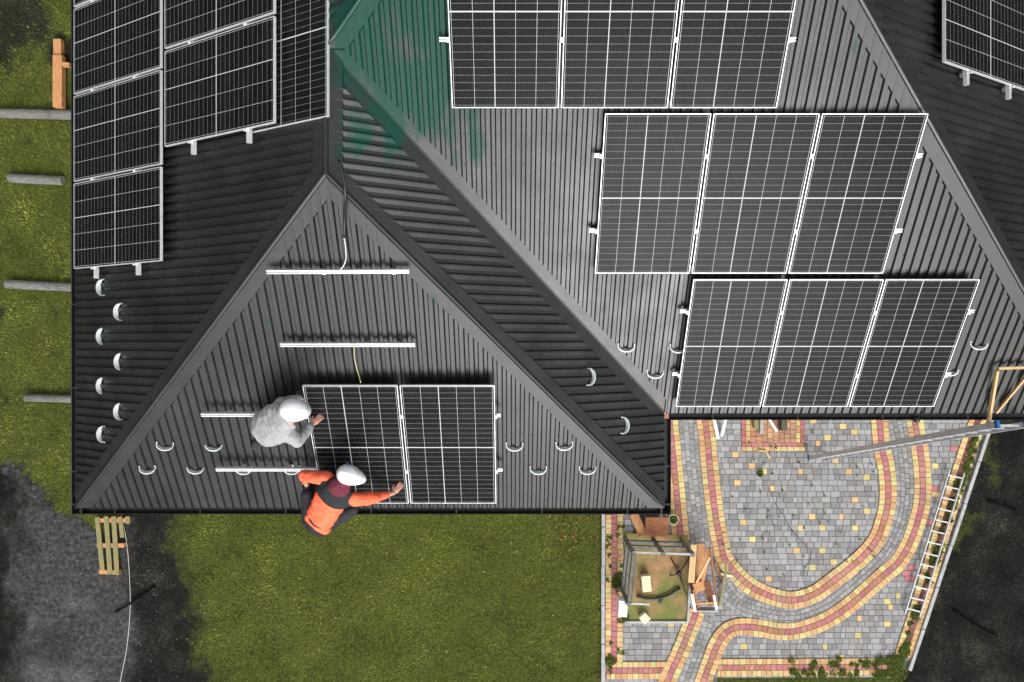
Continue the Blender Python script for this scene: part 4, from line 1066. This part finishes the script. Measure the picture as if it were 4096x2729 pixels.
def person(loc, label, J, cl):
    root = empty('person', loc); tag(root, label, 'person')
    pel, che, nek, hed = J['pelvis'], J['chest'], J['neck'], J['head']
    right = (J['shR']-J['shL']).normalized(); spine = (nek-pel).normalized()
    def torso(mb, t0, t1, k, wide=(.165, .150, .185, .15), deep=(.125, .115, .125, .09)):
        n = 9
        for i in range(n):
            t = t0+(t1-t0)*i/(n-1)
            c = pel.lerp(che, min(1, t/.62)) if t < .62 else che.lerp(nek, (t-.62)/.38)
            w_ = np.interp(t, [0, .35, .75, 1], wide); dp = np.interp(t, [0, .35, .75, 1], deep)
            mb.ball(c, (w_*k, dp*k, .085), 18, 10, basis(right, spine))
    # body
    b = MB(); torso(b, 0, 1, .86)
    for s_ in 'LR':
        limb(b, [J['sh'+s_], J['el'+s_], J['wr'+s_]], [.050, .040, .027])
        limb(b, [J['hip'+s_], J['kn'+s_], J['an'+s_]], [.078, .052, .038])
        limb(b, [J['an'+s_], J['toe'+s_]], [.040, .030])
        hand(b, J['wr'+s_], J['tip'+s_], J['pn'+s_], J.get('curl', .5), J['side'+s_])
    limb(b, [che, nek, hed], [.06, .055, .06])
    up = J['up'].normalized(); fw = J['fwd']; fw = (fw-up*fw.dot(up)).normalized(); rt = fw.cross(up)
    HB = Matrix((rt, fw, up)).transposed(); h = lambda x, y, z: hed+rt*x+fw*y+up*z
    b.ball(hed+up*.01, (.075, .095, .105), 18, 12, HB); b.ball(h(0, .035, -.055), (.055, .06, .055), 14, 9, HB)
    limb(b, [h(0, .088, .012), h(0, .110, -.022)], [.010, .014]); b.ball(h(0, .088, -.058), (.024, .014, .010), 10, 7, HB)
    for sx in (-1, 1):
        b.ball(h(sx*.078, -.005, -.01), (.010, .020, .030), 10, 8, HB); b.ball(h(sx*.032, .078, .035), (.024, .016, .008), 8, 6, HB)
    flesh(b, 'body', M['skin'], root, .0055, 2)
    e = MB()
    for sx in (-1, 1): e.ball(h(sx*.032, .085, .012), .0115, 10, 7)
    part(e, 'eyes', M['white'], root, True)
    hm = MB(); hm.ball(h(0, -.018, .018), (.081, .088, .104), 16, 10, HB); flesh(hm, 'hair', M['hair'], root, .012, 2)
    # trousers
    b = MB(); torso(b, -.08, .2, 1.0)
    for s_ in 'LR': limb(b, [J['hip'+s_], J['kn'+s_], J['an'+s_]], [.102, .078, .062])
    flesh(b, 'trousers', M[cl['trousers']], root, .012, 4, .022)
    for s_ in 'LR':
        b = MB(); limb(b, [J['an'+s_], J['an'+s_].lerp(J['toe'+s_], .5), J['toe'+s_]], [.054, .050, .044]); flesh(b, 'boot', M['rubber'], root, .010, 2)
    # jacket with sleeves
    b = MB(); torso(b, .04, .96, 1.0, cl['wide'], cl['deep'])
    for s_ in 'LR':
        e_, w_ = J['el'+s_], J['wr'+s_]; cut = cl['cut'+s_]
        limb(b, [J['sh'+s_], e_, e_.lerp(w_, cut)], [cl['arm'][0], cl['arm'][1], cl['arm'][2]])
        limb(b, [che.lerp(nek, .5), J['sh'+s_]], [.08, cl['arm'][0]])
    flesh(b, 'jacket', M[cl['jacket']], root, .010, 4, cl.get('fold', .045))
    # helmet: dome, ridge, rim and peak
    b = MB(); hc = h(0, -.002, .045); A = (cl['hel'][1], cl['hel'][0], .125); nn, nv = 32, 12; vs = []; fs = []
    for j in range(nv+1):
        ph = math.pi/2*j/nv
        for i in range(nn):
            t = 2*math.pi*i/nn; y_ = math.sin(t); x_ = math.cos(t)
            ridge = .006*math.exp(-(x_*math.sin(ph)*A[0]/.016)**2)*(1 if ph < 1.3 else 0)
            vs.append(hc+rt*(A[0]*x_*math.sin(ph))+fw*(A[1]*y_*math.sin(ph))+up*(A[2]*math.cos(ph)+ridge))
    base = len(vs)-nn
    for i in range(nn):
        t = 2*math.pi*i/nn; x_ = math.cos(t); y_ = math.sin(t); pk = max(0, y_)**3*cl['peak']+.010
        vs.append(hc+rt*((A[0]+.010)*x_)+fw*(A[1]*y_+pk*(1 if y_ > 0 else -.7))+up*(-.010-.010*max(0, y_)))
    for j in range(nv+1):
        for i in range(nn):
            i2 = (i+1) % nn; fs.append((j*nn+i, (j+1)*nn+i, (j+1)*nn+i2, j*nn+i2))
    b.add(vs, fs); o = part(b, 'helmet', M['helmet'], root, True)
    sm = o.modifiers.new('shell', 'SOLIDIFY'); sm.thickness = .004
    return root, h, torso, HB
A3 = at
J = dict(pelvis=A3(1058, 1718, 8.02), chest=A3(1115, 1690, 7.62), neck=A3(1150, 1662, 7.46), head=A3(1176, 1640, 7.33),
         shL=A3(1124, 1620, 7.66), elL=A3(1190, 1606, 7.86), wrL=A3(1207, 1640, 8.02), tipL=A3(1236, 1654, 8.09), pnL=Vector((0, .3, 1)), sideL=1,
         shR=A3(1158, 1736, 7.66), elR=A3(1186, 1768, 7.80), wrR=A3(1250, 1697, 7.98), tipR=A3(1290, 1660, 8.06), pnR=Vector((0, .2, 1)), sideR=-1,
         hipL=A3(1062, 1680, 8.05), knL=A3(1160, 1604, 7.93), anL=A3(1140, 1640, 8.24), toeL=A3(1180, 1622, 8.22),
         hipR=A3(1062, 1752, 8.08), knR=A3(1135, 1755, 8.42), anR=A3(1030, 1772, 8.45), toeR=A3(1018, 1788, 8.50),
         up=Vector((.42, .10, .9)), fwd=Vector((1, -.12, -.4)), curl=.45)
# the left thumb points to the man's right, the right one to his left
r1, h1, t1_, HB1 = person(A3(1090, 1720, 8.4), 'person in a light grey jacket and white helmet kneeling left of the front panels', J,
    dict(trousers='dark_cloth', jacket='grey_cloth', wide=(.225, .235, .215, .14), deep=(.165, .165, .15, .10), arm=(.085, .078, .058), cutL=.85, cutR=.80, hel=(.148, .114), peak=.022))
mb = MB(); mb.tube([J['neck']+Vector((.03, -.07, .03)), J['neck']+Vector((.055, -.11, .0)), J['neck']+Vector((.06, -.14, -.04))], [.03, .04, .025], 10)
flesh(mb, 'collar', M['grey_cloth'], r1, .01, 2)
J2 = dict(pelvis=A3(1272, 2092, 8.48), chest=A3(1328, 1992, 8.20), neck=A3(1362, 1944, 8.06), head=A3(1394, 1900, 7.95),
         shL=A3(1308, 1915, 8.12), elL=A3(1216, 1902, 8.26), wrL=A3(1226, 1940, 8.48), tipL=A3(1232, 1925, 8.64), pnL=Vector((0, -1, .4)), sideL=1,
         shR=A3(1408, 1996, 8.14), elR=A3(1498, 1990, 8.34), wrR=A3(1574, 1972, 8.52), tipR=A3(1624, 1918, 8.60), pnR=Vector((-.1, .1, 1)), sideR=-1,
         hipL=A3(1240, 2082, 8.50), knL=A3(1228, 1978, 8.48), anL=A3(1240, 2000, 8.90), toeL=A3(1240, 1968, 8.88),
         hipR=A3(1308, 2098, 8.52), knR=A3(1412, 2036, 8.50), anR=A3(1385, 2014, 8.92), toeR=A3(1398, 1982, 8.88),
         up=Vector((.22, .28, .93)), fwd=Vector((.93, -.38, -.2)), curl=.25)
r2, h2, t2_, HB2 = person(A3(1300, 2015, 8.95), 'person in orange and black jacket, maroon hood and white helmet, crouching at the eave', J2,
    dict(trousers='black_cloth', jacket='orange', wide=(.185, .195, .205, .13), deep=(.135, .135, .135, .09), arm=(.088, .072, .034), cutL=.6, cutR=.72, hel=(.130, .106), peak=.075))
# black yoke over the shoulders
b = MB(); t2_(b, .70, .97, 1.05, (.20, .205, .218, .15), (.15, .15, .15, .11))
for s_ in 'LR': limb(b, [J2['chest'].lerp(J2['neck'], .5), J2['sh'+s_].lerp(J2['chest'], .1)], [.085, .094])
flesh(b, 'yoke', M['black_cloth'], r2, .010, 4, .018)
b = MB(); b.ball(J2['head'].lerp(J2['neck'], .5)+Vector((-.055, -.07, .0)), (.135, .125, .09), 16, 10); b.ball(h2(0, -.03, -.01), (.103, .105, .09), 16, 10, HB2)
limb(b, [J2['neck'], J2['neck'].lerp(J2['head'], .6)], [.10, .095]); b.ball(h2(0.02, .03, -.075), (.075, .07, .05), 14, 9, HB2)
flesh(b, 'hood', M['maroon'], r2, .009, 3, .014)
mb = MB(); mb.bar(h2(-.103, -.03, .03), h2(-.108, -.075, .03), .03, .03); mb.bar(h2(.100, .02, .022), h2(.100, .060, .018), .02, .018); part(mb, 'helmet_strap', M['tint_glasses'], r2)
# glove on the left hand

# ---------------------------------------------------------------- light, sky, camera
w = bpy.data.worlds.new("World"); scene.world = w; w.use_nodes = True
nt = w.node_tree; bg = nt.nodes['Background']; sky = nt.nodes.new('ShaderNodeTexSky'); sky.sky_type = 'NISHITA'
EL = math.radians(38); AZ = math.radians(165)     # azimuth clockwise from +Y (north)
sky.sun_disc = False; sky.sun_elevation = EL; sky.sun_rotation = AZ; sky.air_density = 1.0; sky.dust_density = 4.0; sky.ozone_density = 1.0
hs = nt.nodes.new('ShaderNodeHueSaturation'); hs.inputs['Saturation'].default_value = .12
nt.links.new(sky.outputs[0], hs.inputs['Color'])
# overcast sky: dim towards the horizon, brightest overhead
tc = nt.nodes.new('ShaderNodeTexCoord'); sx = nt.nodes.new('ShaderNodeSeparateXYZ'); nt.links.new(tc.outputs['Generated'], sx.inputs[0])
rp = nt.nodes.new('ShaderNodeValToRGB'); nt.links.new(sx.outputs[2], rp.inputs[0]); e = rp.color_ramp.elements
e[0].position = .08; e[0].color = (.05, .05, .05, 1); e[1].position = .85; e[1].color = (1.6, 1.6, 1.6, 1); k = e.new(.27); k.color = (.15, .15, .15, 1); k = e.new(.50); k.color = (.95, .95, .95, 1)
mm_ = nt.nodes.new('ShaderNodeMix'); mm_.data_type = 'RGBA'; mm_.blend_type = 'MULTIPLY'; mm_.inputs[0].default_value = 1; mm_.clamp_result = False
nt.links.new(hs.outputs[0], mm_.inputs[6]); nt.links.new(rp.outputs[0], mm_.inputs[7]); nt.links.new(mm_.outputs[2], bg.inputs['Color']); bg.inputs['Strength'].default_value = .15
sd = bpy.data.lights.new('sun', 'SUN'); sd.energy = 1.3; sd.angle = math.radians(30); sd.color = (1, .975, .94)
so = bpy.data.objects.new('sun', sd); COL.objects.link(so)
dirv = Vector((math.sin(AZ)*math.cos(EL), math.cos(AZ)*math.cos(EL), math.sin(EL)))
so.rotation_euler = dirv.to_track_quat('Z', 'Y').to_euler(); so.location = dirv*30
cd = bpy.data.cameras.new('camera'); cd.sensor_width = 36; cd.lens = 36*F/4096; cd.clip_end = 1000; cd.clip_start = .1
co = bpy.data.objects.new('camera', cd); COL.objects.link(co); co.location = (0, 0, H); co.rotation_euler = (0, 0, 0)
scene.camera = co
scene.view_settings.view_transform = 'Standard'; scene.view_settings.look = 'None'; scene.view_settings.gamma = 1
scene.view_settings.exposure = 0.70
scene.render.resolution_x = 1024; scene.render.resolution_y = 682
